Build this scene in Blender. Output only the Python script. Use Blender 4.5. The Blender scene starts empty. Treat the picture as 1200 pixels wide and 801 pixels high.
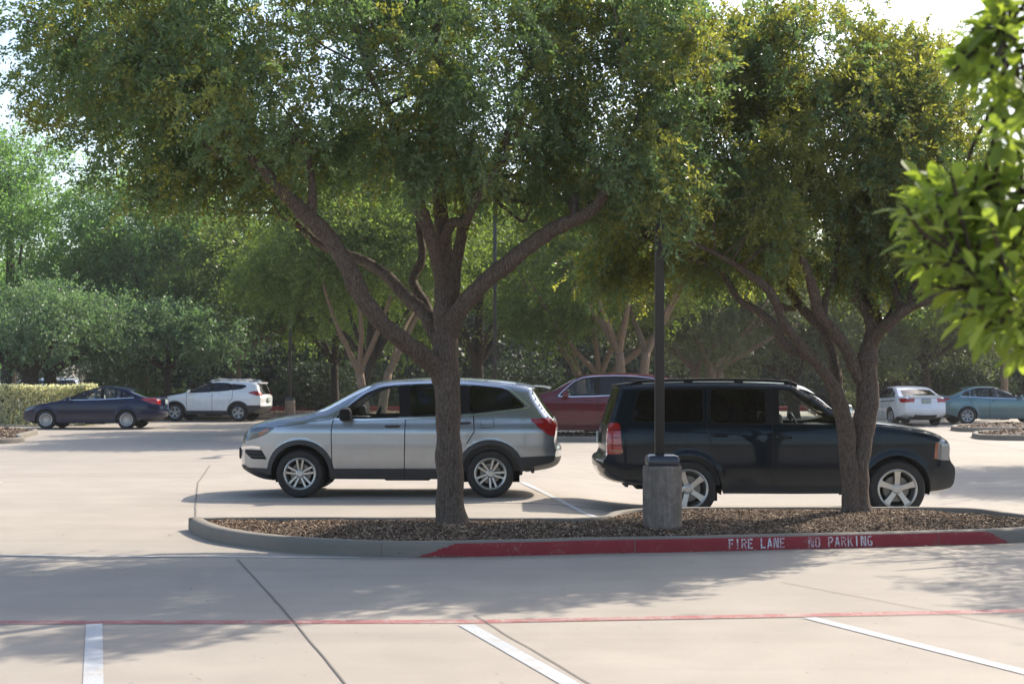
import bpy, bmesh, math, random
import numpy as np
from mathutils import Vector, noise
from mathutils.geometry import delaunay_2d_cdt

random.seed(7)
RNG = np.random.default_rng(11)
scene = bpy.context.scene
COL = scene.collection
F, HY, CAMZ = 1667.0, 442.0, 1.78          # focal length in photo pixels, horizon row, eye height


def sstep(a, b, x):
    t = np.clip((np.asarray(x, float) - a) / (b - a), 0, 1)
    return t * t * (3 - 2 * t)


def terrain(x, y):
    """Height of the lot: flat, with a shallow drainage dip behind the right half of the island."""
    return -0.2 * sstep(0.3, 2.5, x) * (1 - sstep(11, 20, x)) * sstep(17.6, 19.6, y) * (1 - sstep(26, 38, y))


def at(px, py, z=0.0):
    """photo pixel -> point on the level z (metres)"""
    d = F * (CAMZ - z) / (py - HY)
    return Vector(((px - 600) * d / F, d, z))


def atd(px, py, d):
    """photo pixel -> point at depth d"""
    return Vector(((px - 600) * d / F, d, CAMZ - (py - HY) * d / F))


# ---------------------------------------------------------------- objects
def link(o, parent=None):
    COL.objects.link(o)
    if parent is not None:
        o.parent = parent
    return o


def tag(o, label=None, cat=None, group=None, kind=None):
    if label: o['label'] = label
    if cat: o['category'] = cat
    if group: o['group'] = group
    if kind: o['kind'] = kind
    return o


def thing(name, label, cat, loc=(0, 0, 0), rz=0.0, group=None):
    o = bpy.data.objects.new(name, None)
    o.empty_display_size = 0.3
    COL.objects.link(o)
    o.location = loc
    o.rotation_euler = (0, 0, rz)
    return tag(o, label, cat, group)


def mesh_obj(name, verts, faces, mats, parent=None, midx=None, smooth=True, normals=None):
    me = bpy.data.meshes.new(name)
    me.from_pydata([tuple(v) for v in verts], [], [tuple(f) for f in faces])
    for m in (mats if isinstance(mats, (list, tuple)) else [mats]):
        me.materials.append(m)
    if midx is not None:
        me.polygons.foreach_set('material_index', np.asarray(midx, dtype=np.int32))
    me.polygons.foreach_set('use_smooth', np.full(len(me.polygons), bool(smooth)))
    me.update()
    if normals is not None:
        me.normals_split_custom_set_from_vertices([tuple(n) for n in normals])
    return link(bpy.data.objects.new(name, me), parent)


def quad_cloud(name, V, mat, parent=None, smooth=False):
    """V: (N,4,3) array of quads -> one mesh, fast"""
    V = np.ascontiguousarray(V, dtype=np.float32)
    n = V.shape[0]
    me = bpy.data.meshes.new(name)
    me.vertices.add(n * 4); me.loops.add(n * 4); me.polygons.add(n)
    me.vertices.foreach_set('co', V.reshape(-1))
    me.loops.foreach_set('vertex_index', np.arange(n * 4, dtype=np.int32))
    me.polygons.foreach_set('loop_start', np.arange(0, n * 4, 4, dtype=np.int32))
    me.materials.append(mat)
    me.update(calc_edges=True)
    return link(bpy.data.objects.new(name, me), parent)


class MB:
    """a growing mesh: boxes, tubes, lathes, prisms"""
    def __init__(s):
        s.v = []; s.f = []; s.m = []

    def add(s, verts, faces, mi=0):
        o = len(s.v)
        s.v += [tuple(v) for v in verts]
        s.f += [tuple(i + o for i in f) for f in faces]
        s.m += [mi] * len(faces)
        return s

    def rbox(s, c, size, r=0.03, mi=0, rot=None, taper=1.0):
        """bevelled box"""
        bm = bmesh.new()
        bmesh.ops.create_cube(bm, size=1)
        for v in bm.verts:
            k = taper if v.co.z > 0 else 1.0
            v.co = Vector((v.co.x * size[0] * k, v.co.y * size[1] * k, v.co.z * size[2]))
        if r > 0:
            bmesh.ops.bevel(bm, geom=bm.edges[:] , offset=r, segments=2, affect='EDGES', profile=0.5)
        c = Vector(c)
        bm.verts.index_update()
        vs = []
        for v in bm.verts:
            p = v.co.copy()
            if rot is not None: p.rotate(rot)
            vs.append(p + c)
        s.add(vs, [[v.index for v in f.verts] for f in bm.faces], mi)
        bm.free()
        return s

    def tube(s, pts, rad, n=10, mi=0, caps=True, wob=0.0, squash=1.0):
        pts = [Vector(p) for p in pts]
        if not hasattr(rad, '__len__'): rad = [rad] * len(pts)
        o = len(s.v)
        up = Vector((0.13, 0.97, 0.2))
        for i, p in enumerate(pts):
            t = (pts[min(i + 1, len(pts) - 1)] - pts[max(i - 1, 0)]).normalized()
            a = t.cross(up)
            if a.length < 1e-3: a = t.cross(Vector((1, 0, 0)))
            a.normalize(); b = a.cross(t)
            for k in range(n):
                an = 2 * math.pi * k / n
                q = math.cos(an) * a + math.sin(an) * b * squash
                r = rad[i]
                if wob:
                    r *= 1 + wob * noise.noise((p + q * rad[i]) * (0.55 / max(rad[i], .02)) + Vector((3.1, 0, 0)))
                s.v.append(tuple(p + q * r))
        for i in range(len(pts) - 1):
            for k in range(n):
                k2 = (k + 1) % n
                s.f.append((o + i * n + k, o + i * n + k2, o + (i + 1) * n + k2, o + (i + 1) * n + k)); s.m.append(mi)
        if caps:
            s.f.append(tuple(o + k for k in reversed(range(n)))); s.m.append(mi)
            e = o + (len(pts) - 1) * n
            s.f.append(tuple(e + k for k in range(n))); s.m.append(mi)
        return s

    def lathe(s, prof, n=40, axis='z', c=(0, 0, 0), mi=0, flip=1):
        """prof: list of (radius, height)"""
        o = len(s.v); c = Vector(c)
        for (r, h) in prof:
            for k in range(n):
                a = 2 * math.pi * k / n
                if axis == 'z': p = Vector((r * math.cos(a), r * math.sin(a), h))
                else: p = Vector((r * math.cos(a), h * flip, r * math.sin(a)))
                s.v.append(tuple(p + c))
        for i in range(len(prof) - 1):
            for k in range(n):
                k2 = (k + 1) % n
                s.f.append((o + i * n + k, o + i * n + k2, o + (i + 1) * n + k2, o + (i + 1) * n + k)); s.m.append(mi)
        return s

    def prism(s, poly, fn0, fn1, mi=0):
        """poly: 2-D polygon; fn0/fn1 map (u,v)->3-D for the two caps"""
        n = len(poly)
        vs = [fn0(*p) for p in poly] + [fn1(*p) for p in poly]
        fs = [tuple(range(n)), tuple(reversed(range(n, 2 * n)))]
        fs += [(i, n + i, n + (i + 1) % n, (i + 1) % n) for i in range(n)]
        return s.add(vs, fs, mi)

    def build(s, name, mats, parent=None, smooth=True, recalc=True, sharp=40):
        o = mesh_obj(name, s.v, s.f, mats, parent, s.m, smooth)
        if recalc:
            bm = bmesh.new(); bm.from_mesh(o.data)
            bmesh.ops.recalc_face_normals(bm, faces=bm.faces[:])
            if smooth:
                for e in bm.edges:
                    if len(e.link_faces) == 2 and e.calc_face_angle(0) > math.radians(sharp): e.smooth = False
            bm.to_mesh(o.data); bm.free()
        return o


def catmull(pts, k=6):
    """smooth a list of tuples (any dimension)"""
    P = np.asarray(pts, float)
    P = np.vstack([2 * P[0] - P[1], P, 2 * P[-1] - P[-2]])
    out = []
    for i in range(1, len(P) - 2):
        for j in range(k):
            t = j / k
            p0, p1, p2, p3 = P[i - 1], P[i], P[i + 1], P[i + 2]
            out.append(0.5 * ((2 * p1) + (-p0 + p2) * t + (2 * p0 - 5 * p1 + 4 * p2 - p3) * t * t + (-p0 + 3 * p1 - 3 * p2 + p3) * t ** 3))
    out.append(P[-2])
    return np.array(out)


# ---------------------------------------------------------------- materials
class NT:
    def __init__(s, name):
        s.m = bpy.data.materials.new(name); s.m.use_nodes = True
        s.t = s.m.node_tree; s.t.nodes.clear()
        s.out = s.n('ShaderNodeOutputMaterial')

    def n(s, typ, **kw):
        nd = s.t.nodes.new(typ)
        for k, v in kw.items():
            if k.startswith('i_'):
                key = k[2:].replace('_', ' ')
                nd.inputs[key].default_value = v
            else: setattr(nd, k, v)
        return nd

    def l(s, a, b): s.t.links.new(a, b)

    def ramp(s, fac, stops, interp='LINEAR'):
        r = s.n('ShaderNodeValToRGB'); cr = r.color_ramp; cr.interpolation = interp
        while len(cr.elements) < len(stops): cr.elements.new(0.5)
        for e, (p, c) in zip(cr.elements, stops):
            e.position = p; e.color = (c[0], c[1], c[2], 1) if hasattr(c, '__len__') else (c, c, c, 1)
        s.l(fac, r.inputs['Fac'])
        return r.outputs['Color']

    def noise(s, scale, detail=4, rough=.55, vec=None, dist=0.0):
        nd = s.n('ShaderNodeTexNoise'); nd.inputs['Scale'].default_value = scale
        nd.inputs['Detail'].default_value = detail; nd.inputs['Roughness'].default_value = rough
        nd.inputs['Distortion'].default_value = dist
        if vec is not None: s.l(vec, nd.inputs['Vector'])
        return nd.outputs['Fac']

    def mapped(s, scale=(1, 1, 1), rot=(0, 0, 0)):
        tc = s.n('ShaderNodeTexCoord'); mp = s.n('ShaderNodeMapping')
        mp.inputs['Scale'].default_value = scale; mp.inputs['Rotation'].default_value = rot
        s.l(tc.outputs['Object'], mp.inputs['Vector'])
        return mp.outputs['Vector']

    def mix(s, fac, a, b, typ='MIX'):
        nd = s.n('ShaderNodeMix', data_type='RGBA', blend_type=typ)
        for sock, v in ((nd.inputs[0], fac), (nd.inputs[6], a), (nd.inputs[7], b)):
            if hasattr(v, 'is_output'): s.l(v, sock)
            elif hasattr(v, '__len__'): sock.default_value = (*v[:3], 1)
            else: sock.default_value = v
        return nd.outputs[2]

    def bump(s, h, strength=.3, dist=.01):
        b = s.n('ShaderNodeBump'); b.inputs['Strength'].default_value = strength; b.inputs['Distance'].default_value = dist
        s.l(h, b.inputs['Height']); return b.outputs['Normal']

    def bsdf(s, col=(.5, .5, .5), rough=.5, metal=0., normal=None, coat=0., spec=.5, coat_rough=.03):
        b = s.n('ShaderNodeBsdfPrincipled')
        for key, v in (('Base Color', col), ('Roughness', rough), ('Metallic', metal), ('Coat Weight', coat), ('Coat Roughness', coat_rough), ('Specular IOR Level', spec)):
            if hasattr(v, 'is_output'): s.l(v, b.inputs[key])
            elif hasattr(v, '__len__'): b.inputs[key].default_value = (*v[:3], 1)
            else: b.inputs[key].default_value = v
        if normal is not None: s.l(normal, b.inputs['Normal'])
        return b

    def done(s, shader):
        s.l(shader.outputs[0] if hasattr(shader, 'outputs') else shader, s.out.inputs['Surface']); return s.m


def plain(name, col, rough=.5, metal=0., coat=0., spec=.5, var=.12, scale=9., bump=0.):
    """a simple surface with slight uneven tone"""
    t = NT(name); f = t.noise(scale, 5, .6)
    c = t.ramp(f, [(.3, [k * (1 - var) for k in col]), (.7, [min(1, k * (1 + var)) for k in col])])
    nrm = t.bump(t.noise(scale * 14, 3), bump, .004) if bump else None
    return t.done(t.bsdf(c, rough, metal, nrm, coat, spec))


def paint(name, col, metal=.5, rough=.32, flake=.05, coat=1.0, spec=.5):
    t = NT(name)
    f = t.noise(5, 4)
    c = t.ramp(f, [(.35, [k * (1 - flake) for k in col]), (.65, [k * (1 + flake) for k in col])])
    # a film of road dust towards the sills
    tc = t.n('ShaderNodeTexCoord'); sx = t.n('ShaderNodeSeparateXYZ'); t.l(tc.outputs['Object'], sx.inputs[0])
    d = t.ramp(sx.outputs['Z'], [(.30, .16), (.62, .0)])
    c = t.mix(d, c, (.30, .26, .22))
    b = t.bsdf(c, rough, metal, None, coat, .5)
    b.inputs['Coat Roughness'].default_value = .035
    b.inputs['Coat IOR'].default_value = 1.5
    b.inputs['Specular IOR Level'].default_value = spec
    return t.done(b)


def glass(name, tint, gloss=1.0, rough=.015):
    t = NT(name)
    fr = t.n('ShaderNodeFresnel'); fr.inputs['IOR'].default_value = 1.52
    tr = t.n('ShaderNodeBsdfTransparent'); tr.inputs['Color'].default_value = (*tint, 1)
    gl = t.n('ShaderNodeBsdfGlossy'); gl.inputs['Roughness'].default_value = rough
    gl.inputs['Color'].default_value = (gloss, gloss, gloss, 1)
    mx = t.n('ShaderNodeMixShader')
    t.l(fr.outputs[0], mx.inputs[0]); t.l(tr.outputs[0], mx.inputs[1]); t.l(gl.outputs[0], mx.inputs[2])
    return t.done(mx)


def leaf_mat(name, c_dark, c_light, trans=.45, rough=.45, tcol=None, spec=.35, third=None):
    t = NT(name)
    g = t.n('ShaderNodeNewGeometry')
    stops = [(0, c_dark), (.62, [(a + b) / 2 for a, b in zip(c_dark, c_light)]), (1, c_light)]
    if third: stops = [(0, c_dark), (.5, c_light), (1, third)]
    c = t.ramp(g.outputs['Random Per Island'], stops)
    big = t.noise(.9, 3, .6, t.mapped())
    c = t.mix(t.ramp(big, [(.35, 0.), (.65, .5)]), c, t.mix(.5, c, c_light))
    b = t.bsdf(c, rough, 0., None, 0., spec)
    tl = t.n('ShaderNodeBsdfTranslucent')
    tc = t.mix(1.0, c, tcol or (1.6, 1.75, .75), 'MULTIPLY')
    t.l(tc, tl.inputs['Color'])
    mx = t.n('ShaderNodeMixShader'); mx.inputs[0].default_value = trans
    t.l(b.outputs[0], mx.inputs[1]); t.l(tl.outputs[0], mx.inputs[2])
    return t.done(mx)


def bark_mat(name, dark, light, sc=1.0):
    t = NT(name)
    v = t.mapped((15 * sc, 15 * sc, 3.4 * sc))
    n1 = t.noise(2.2, 9, .7, v, .9)
    vo = t.n('ShaderNodeTexVoronoi', feature='DISTANCE_TO_EDGE'); vo.inputs['Scale'].default_value = 2.6; vo.inputs['Randomness'].default_value = 1.0
    dv = t.n('ShaderNodeVectorMath', operation='ADD'); nz = t.n('ShaderNodeTexNoise'); nz.inputs['Scale'].default_value = 1.7; t.l(v, nz.inputs['Vector']); t.l(v, dv.inputs[0]); t.l(nz.outputs['Color'], dv.inputs[1])
    t.l(dv.outputs[0], vo.inputs['Vector'])
    crack = t.ramp(vo.outputs['Distance'], [(0., .25), (.16, 1.)])
    h = t.mix(.38, n1, crack)
    c = t.ramp(h, [(.28, dark), (.72, light)])
    lich = t.noise(2.1, 5, .6)
    c = t.mix(t.ramp(lich, [(.55, 0.), (.75, .35)]), c, [k * 1.5 for k in light])
    return t.done(t.bsdf(c, .9, 0., t.bump(h, .8, .02), 0., .15))


M = {}
def concrete(name, base, joint=True):
    t = NT(name)
    v = t.mapped()
    big = t.noise(.16, 5, .6, v)
    mid = t.noise(1.3, 6, .65, v, .3)
    fine = t.noise(60, 3, .6, v)
    c = t.ramp(big, [(.3, [k * .90 for k in base]), (.7, [k * 1.08 for k in base])])
    c = t.mix(t.ramp(mid, [(.35, .42), (.65, 0.)]), c, [k * .72 for k in base])
    c = t.mix(t.ramp(fine, [(.35, .22), (.7, 0.)]), c, [k * .6 for k in base])
    # long tyre-worn streaks along the aisle
    sv = t.mapped((.05, 1.6, 1)); st = t.noise(1.0, 5, .6, sv)
    c = t.mix(t.ramp(st, [(.5, 0.), (.72, .42)]), c, [base[0] * .66, base[1] * .65, base[2] * .66])
    # oil spots and specks
    vo = t.n('ShaderNodeTexVoronoi'); vo.inputs['Scale'].default_value = .55; t.l(v, vo.inputs['Vector'])
    c = t.mix(t.ramp(vo.outputs['Distance'], [(.03, .55), (.10, 0.)]), c, (.10, .09, .085))
    vo2 = t.n('ShaderNodeTexVoronoi'); vo2.inputs['Scale'].default_value = 4.5; t.l(v, vo2.inputs['Vector'])
    c = t.mix(t.ramp(vo2.outputs['Distance'], [(.035, .6), (.07, 0.)]), c, (.13, .11, .09))
    bv = t.mapped((6, 160, 1)); br = t.noise(1, 2, .5, bv)
    h = t.mix(.5, fine, br)
    return t.done(t.bsdf(c, .82, 0., t.bump(h, .25, .004), 0., .3))


def worn_paint(name, col, under, wear=.5):
    t = NT(name); v = t.mapped()
    a = t.noise(5, 7, .7, v); b = t.noise(55, 3, .6, v)
    w = t.mix(.45, a, b)
    f = t.ramp(w, [(wear - .06, 0.), (wear + .05, 1.)])
    c2 = t.ramp(t.noise(2.5, 5, .6, v), [(.3, [k * .82 for k in col]), (.7, col)])
    c = t.mix(f, c2, under)
    return t.done(t.bsdf(c, .7, 0., t.bump(b, .2, .003), 0., .3))


CONC = (.360, .317, .266)
M['concrete'] = concrete('lot_concrete', CONC)
M['kerb'] = concrete('kerb_concrete', (.22, .194, .160))
M['cast'] = concrete('cast_concrete', (.215, .178, .147))
def weathered_cast():
    t = NT('weathered_cast_concrete'); v = t.mapped()
    sv = t.mapped((14, 14, 1.1)); st = t.noise(1.6, 6, .7, sv, .4); bl = t.noise(7, 7, .7, v, .6); pit = t.noise(70, 3, .6, v)
    c = t.ramp(bl, [(.30, (.125, .102, .085)), (.55, (.225, .188, .155)), (.75, (.31, .265, .22))])
    c = t.mix(t.ramp(st, [(.42, .0), (.68, .6)]), c, (.085, .072, .064))
    c = t.mix(t.ramp(pit, [(.30, .5), (.42, 0.)]), c, (.07, .06, .05))
    lime = t.noise(4, 6, .7, sv)
    c = t.mix(t.ramp(lime, [(.62, 0.), (.74, .45)]), c, (.42, .38, .33))
    return t.done(t.bsdf(c, .92, 0., t.bump(t.mix(.5, bl, pit), .7, .012), 0., .2))


M['cast'] = weathered_cast()
M['white_line'] = worn_paint('white_line_paint', (.45, .47, .49), (.36, .33, .29), .55)
M['thin_line'] = worn_paint('faded_line_paint', (.50, .50, .49), (.38, .35, .31), .54)
M['red_line'] = worn_paint('faded_red_paint', (.34, .115, .11), (.35, .27, .235), .535)
M['red_kerb'] = worn_paint('red_kerb_paint', (.255, .024, .030), (.22, .15, .12), .615)
M['stencil'] = worn_paint('stencil_white', (.58, .55, .57), (.28, .06, .065), .53)
M['joint'] = plain('joint_sealant', (.135, .118, .10), .9)
M['soil'] = plain('soil', (.085, .058, .042), .95, var=.4, scale=5, bump=.6)


def mulch_mat():
    t = NT('wood_mulch_chips'); g = t.n('ShaderNodeNewGeometry')
    c = t.ramp(g.outputs['Random Per Island'], [(0, (.05, .032, .022)), (.4, (.14, .09, .060)), (.75, (.28, .19, .128)), (1, (.52, .41, .28))])
    return t.done(t.bsdf(c, .9, 0., None, 0., .2))


M['mulch'] = mulch_mat()


def litter_mat():
    t = NT('leaf_litter'); g = t.n('ShaderNodeNewGeometry')
    c = t.ramp(g.outputs['Random Per Island'], [(0, (.10, .06, .035)), (.5, (.34, .25, .15)), (1, (.50, .40, .26))])
    return t.done(t.bsdf(c, .9, 0., None, 0., .2))


M['litter'] = litter_mat()
M['bark_oak'] = bark_mat('oak_bark', (.036, .027, .021), (.150, .114, .090))
M['bark_tan'] = bark_mat('tan_bark', (.10, .07, .05), (.27, .195, .14), .7)
M['bark_dark'] = bark_mat('dark_bark', (.022, .018, .015), (.085, .066, .053), .7)
M['leaf_oak'] = leaf_mat('oak_leaves', (.088, .132, .072), (.185, .240, .135), .52, .38, (1.3, 1.55, .65), .4)
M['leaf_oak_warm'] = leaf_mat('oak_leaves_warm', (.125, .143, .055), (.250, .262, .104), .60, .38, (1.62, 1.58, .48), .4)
M['leaf_left'] = leaf_mat('cool_leaves', (.085, .150, .070), (.22, .31, .15), .56, .42, (1.4, 1.7, .65), .35)
M['leaf_silver'] = leaf_mat('silvery_leaves', (.075, .125, .070), (.20, .26, .165), .46, .42, (1.3, 1.6, .75), .4)
M['leaf_mid'] = leaf_mat('mid_leaves', (.074, .112, .044), (.180, .228, .086), .56, .42, (1.6, 1.75, .55), .35)
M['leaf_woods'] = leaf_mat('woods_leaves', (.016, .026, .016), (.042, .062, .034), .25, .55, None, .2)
M['leaf_hazy'] = leaf_mat('greygreen_leaves', (.08, .095, .055), (.15, .17, .10), .42, .45, None, .4)
M['leaf_hedge'] = leaf_mat('hedge_leaves', (.12, .15, .06), (.56, .56, .40), .5, .5, (1.25, 1.25, .85), .3, third=(.86, .80, .62))
M['leaf_young'] = leaf_mat('broad_young_leaves', (.10, .155, .042), (.24, .32, .10), .56, .5, (1.75, 1.65, .5), .22)
M['leaf_maroon'] = leaf_mat('maroon_leaves', (.030, .012, .014), (.075, .030, .030), .25, .5, (1.4, .9, .8), .3)
M['grass'] = plain('lawn_grass', (.085, .13, .040), .9, var=.35, scale=3)
M['pole'] = plain('bronze_pole_paint', (.017, .014, .013), .38, .2, var=.15)
M['pole_cover'] = plain('pole_cover_paint', (.012, .016, .026), .30, .0, .3)
M['steel'] = plain('galvanised_steel', (.42, .43, .44), .42, .8)
M['sign_white'] = plain('sign_white', (.70, .72, .76), .5)
M['sign_blue'] = plain('sign_mark', (.05, .09, .22), .5)
M['orange'] = plain('orange_plastic', (.75, .14, .03), .5)

# vehicle materials
M['tyre'] = plain('tyre_rubber', (.018, .017, .017), .78, var=.25, bump=.15)
M['rim'] = plain('alloy_rim', (.46, .45, .43), .34, .75, var=.06)
M['rim_dull'] = plain('dull_rim', (.42, .42, .42), .4, .6, var=.08)
M['disc'] = plain('brake_disc', (.16, .15, .14), .4, .8)
M['well'] = plain('wheel_well', (.010, .010, .010), .95)
M['clad'] = plain('black_cladding', (.030, .030, .032), .55, var=.15, bump=.1)
M['seam'] = plain('panel_gap', (.006, .006, .006), .9)
M['trimblack'] = plain('window_seal', (.008, .008, .009), .6, spec=.15)
M['chrome'] = plain('chrome', (.78, .78, .79), .24, 1.0, var=.02)
M['interior'] = plain('cabin_trim', (.055, .052, .050), .75)
M['seat'] = plain('seat_cloth', (.16, .15, .14), .85)
M['seat_light'] = plain('seat_pale', (.36, .35, .34), .8)
M['glass_clear'] = glass('window_glass', (.88, .92, .90))
M['glass_tint'] = glass('privacy_glass', (.10, .11, .11))
M['glass_dark'] = glass('dark_privacy_glass', (.035, .037, .04))
M['glass_screen'] = glass('windscreen_glass', (.55, .62, .62))


def lamp_mat(name, col, rough=.15, metal=.0, glow=None):
    t = NT(name)
    vo = t.n('ShaderNodeTexVoronoi'); vo.inputs['Scale'].default_value = 26
    c = t.ramp(vo.outputs['Distance'], [(.1, [k * .6 for k in col]), (.6, col)])
    return t.done(t.bsdf(c, rough, metal, None, 1.0))


M['tail_red'] = lamp_mat('red_lamp', (.36, .007, .011))
M['head_lamp'] = lamp_mat('headlamp', (.22, .24, .26), .12, .5)
M['head_dark'] = lamp_mat('headlamp_dark', (.10, .115, .13), .1, .3)  # headlamp lens in a darker grey
M['amber'] = lamp_mat('amber_lamp', (.30, .10, .045))
M['plate'] = plain('number_plate', (.30, .36, .34), .5)
M['silver'] = paint('silver_blue_paint', (.33, .36, .395), .72, .27)
M['black_blue'] = paint('black_teal_paint', (.0010, .0075, .0145), .0, .3, coat=.55, spec=.03)
M['navy'] = paint('navy_paint', (.003, .008, .036), .1, .30, coat=.65, spec=.05)
M['white_paint'] = paint('white_paint', (.70, .71, .72), 0., .38)
M['white_cool'] = paint('pearl_white_paint', (.66, .69, .74), 0., .36)
M['teal'] = paint('teal_paint', (.085, .175, .195), .4, .30)
M['dark_red'] = paint('dark_red_paint', (.095, .006, .015), .2, .30, coat=.9, spec=.1)
M['grey_paint'] = paint('pale_silver_paint', (.46, .47, .48), .5, .32)
M['pale_blue'] = paint('pale_blue_paint', (.30, .40, .50), .2, .35)
M['black_paint'] = paint('black_paint', (.010, .010, .011), .1, .3)
# ---------------------------------------------------------------- vehicles
def pchip(xs, ys):
    xs = np.asarray(xs, float); ys = np.asarray(ys, float)
    h = np.diff(xs); dl = np.diff(ys) / h
    d = np.zeros_like(xs)
    for i in range(1, len(xs) - 1):
        if dl[i - 1] * dl[i] > 0:
            w1 = 2 * h[i] + h[i - 1]; w2 = h[i] + 2 * h[i - 1]
            d[i] = (w1 + w2) / (w1 / dl[i - 1] + w2 / dl[i])
    d[0], d[-1] = dl[0], dl[-1]

    def f(x):
        x = np.clip(x, xs[0], xs[-1])
        i = np.clip(np.searchsorted(xs, x) - 1, 0, len(xs) - 2)
        t = (x - xs[i]) / h[i]
        return (ys[i] * (1 + 2 * t) * (1 - t) ** 2 + d[i] * h[i] * t * (1 - t) ** 2
                + ys[i + 1] * t * t * (3 - 2 * t) + d[i + 1] * h[i] * t * t * (t - 1))
    return f


def inside(poly, P):
    """vectorised point in polygon"""
    poly = np.asarray(poly, float); x, y = P[:, 0], P[:, 1]
    r = np.zeros(len(P), bool)
    j = len(poly) - 1
    for i in range(len(poly)):
        xi, yi = poly[i]; xj, yj = poly[j]
        if yi != yj:
            c = ((yi > y) != (yj > y)) & (x < (xj - xi) * (y - yi) / (yj - yi) + xi)
            r ^= c
        j = i
    return r


def seg_dist(P, L):
    """distance of points P to polyline L"""
    L = np.asarray(L, float)
    A = L[:-1]; B = L[1:]; D = B - A
    ll = np.maximum((D ** 2).sum(1), 1e-12)
    out = np.full(len(P), 1e9)
    for k in range(len(A)):
        t = np.clip(((P - A[k]) @ D[k]) / ll[k], 0, 1)
        q = A[k] + t[:, None] * D[k]
        out = np.minimum(out, np.sqrt(((P - q) ** 2).sum(1)))
    return out


def chaikin(P, tags, n=2):
    for _ in range(n):
        Q = [P[0]]; T = [tags[0]]
        for i in range(len(P) - 1):
            a, b = P[i], P[i + 1]
            Q += [(a[0] * .75 + b[0] * .25, a[1] * .75 + b[1] * .25), (a[0] * .25 + b[0] * .75, a[1] * .25 + b[1] * .75)]
            T += [tags[i], tags[i]]
        Q.append(P[-1]); T.append(tags[-1])
        P, tags = Q, T
    return P, tags


def resample(P, tags, step):
    P = np.asarray(P, float)
    out = [P[0]]; T = [tags[0]]
    for i in range(len(P) - 1):
        n = max(1, int(round(np.linalg.norm(P[i + 1] - P[i]) / step)))
        for j in range(1, n + 1):
            out.append(P[i] + (P[i + 1] - P[i]) * j / n); T.append(tags[i])
    # merge points that fell too close together
    keep = [0]
    for i in range(1, len(out)):
        if np.linalg.norm(out[i] - out[keep[-1]]) > step * .45: keep.append(i)
    return np.array([out[i] for i in keep]), [T[i] for i in keep]


CROWN = dict(b=.15, g=.13, h=.045, w=.09, r=.035, k=.07, t=.06, d=.03, B=.12)


def arc_pts(cx, cz, r, zb, n=22, sq=0.0):
    a0 = math.asin(max(-.95, min(.95, (zb - cz) / r)))
    out = []
    for i in range(n + 1):
        a = math.pi - a0 - (math.pi - 2 * a0) * i / n      # from front side (-x) over the top to the rear side
        k = 1 + sq * (math.sin(2 * a) ** 2)
        out.append((cx + r * math.cos(a) * k, cz + r * math.sin(a) * k))
    return out


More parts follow.
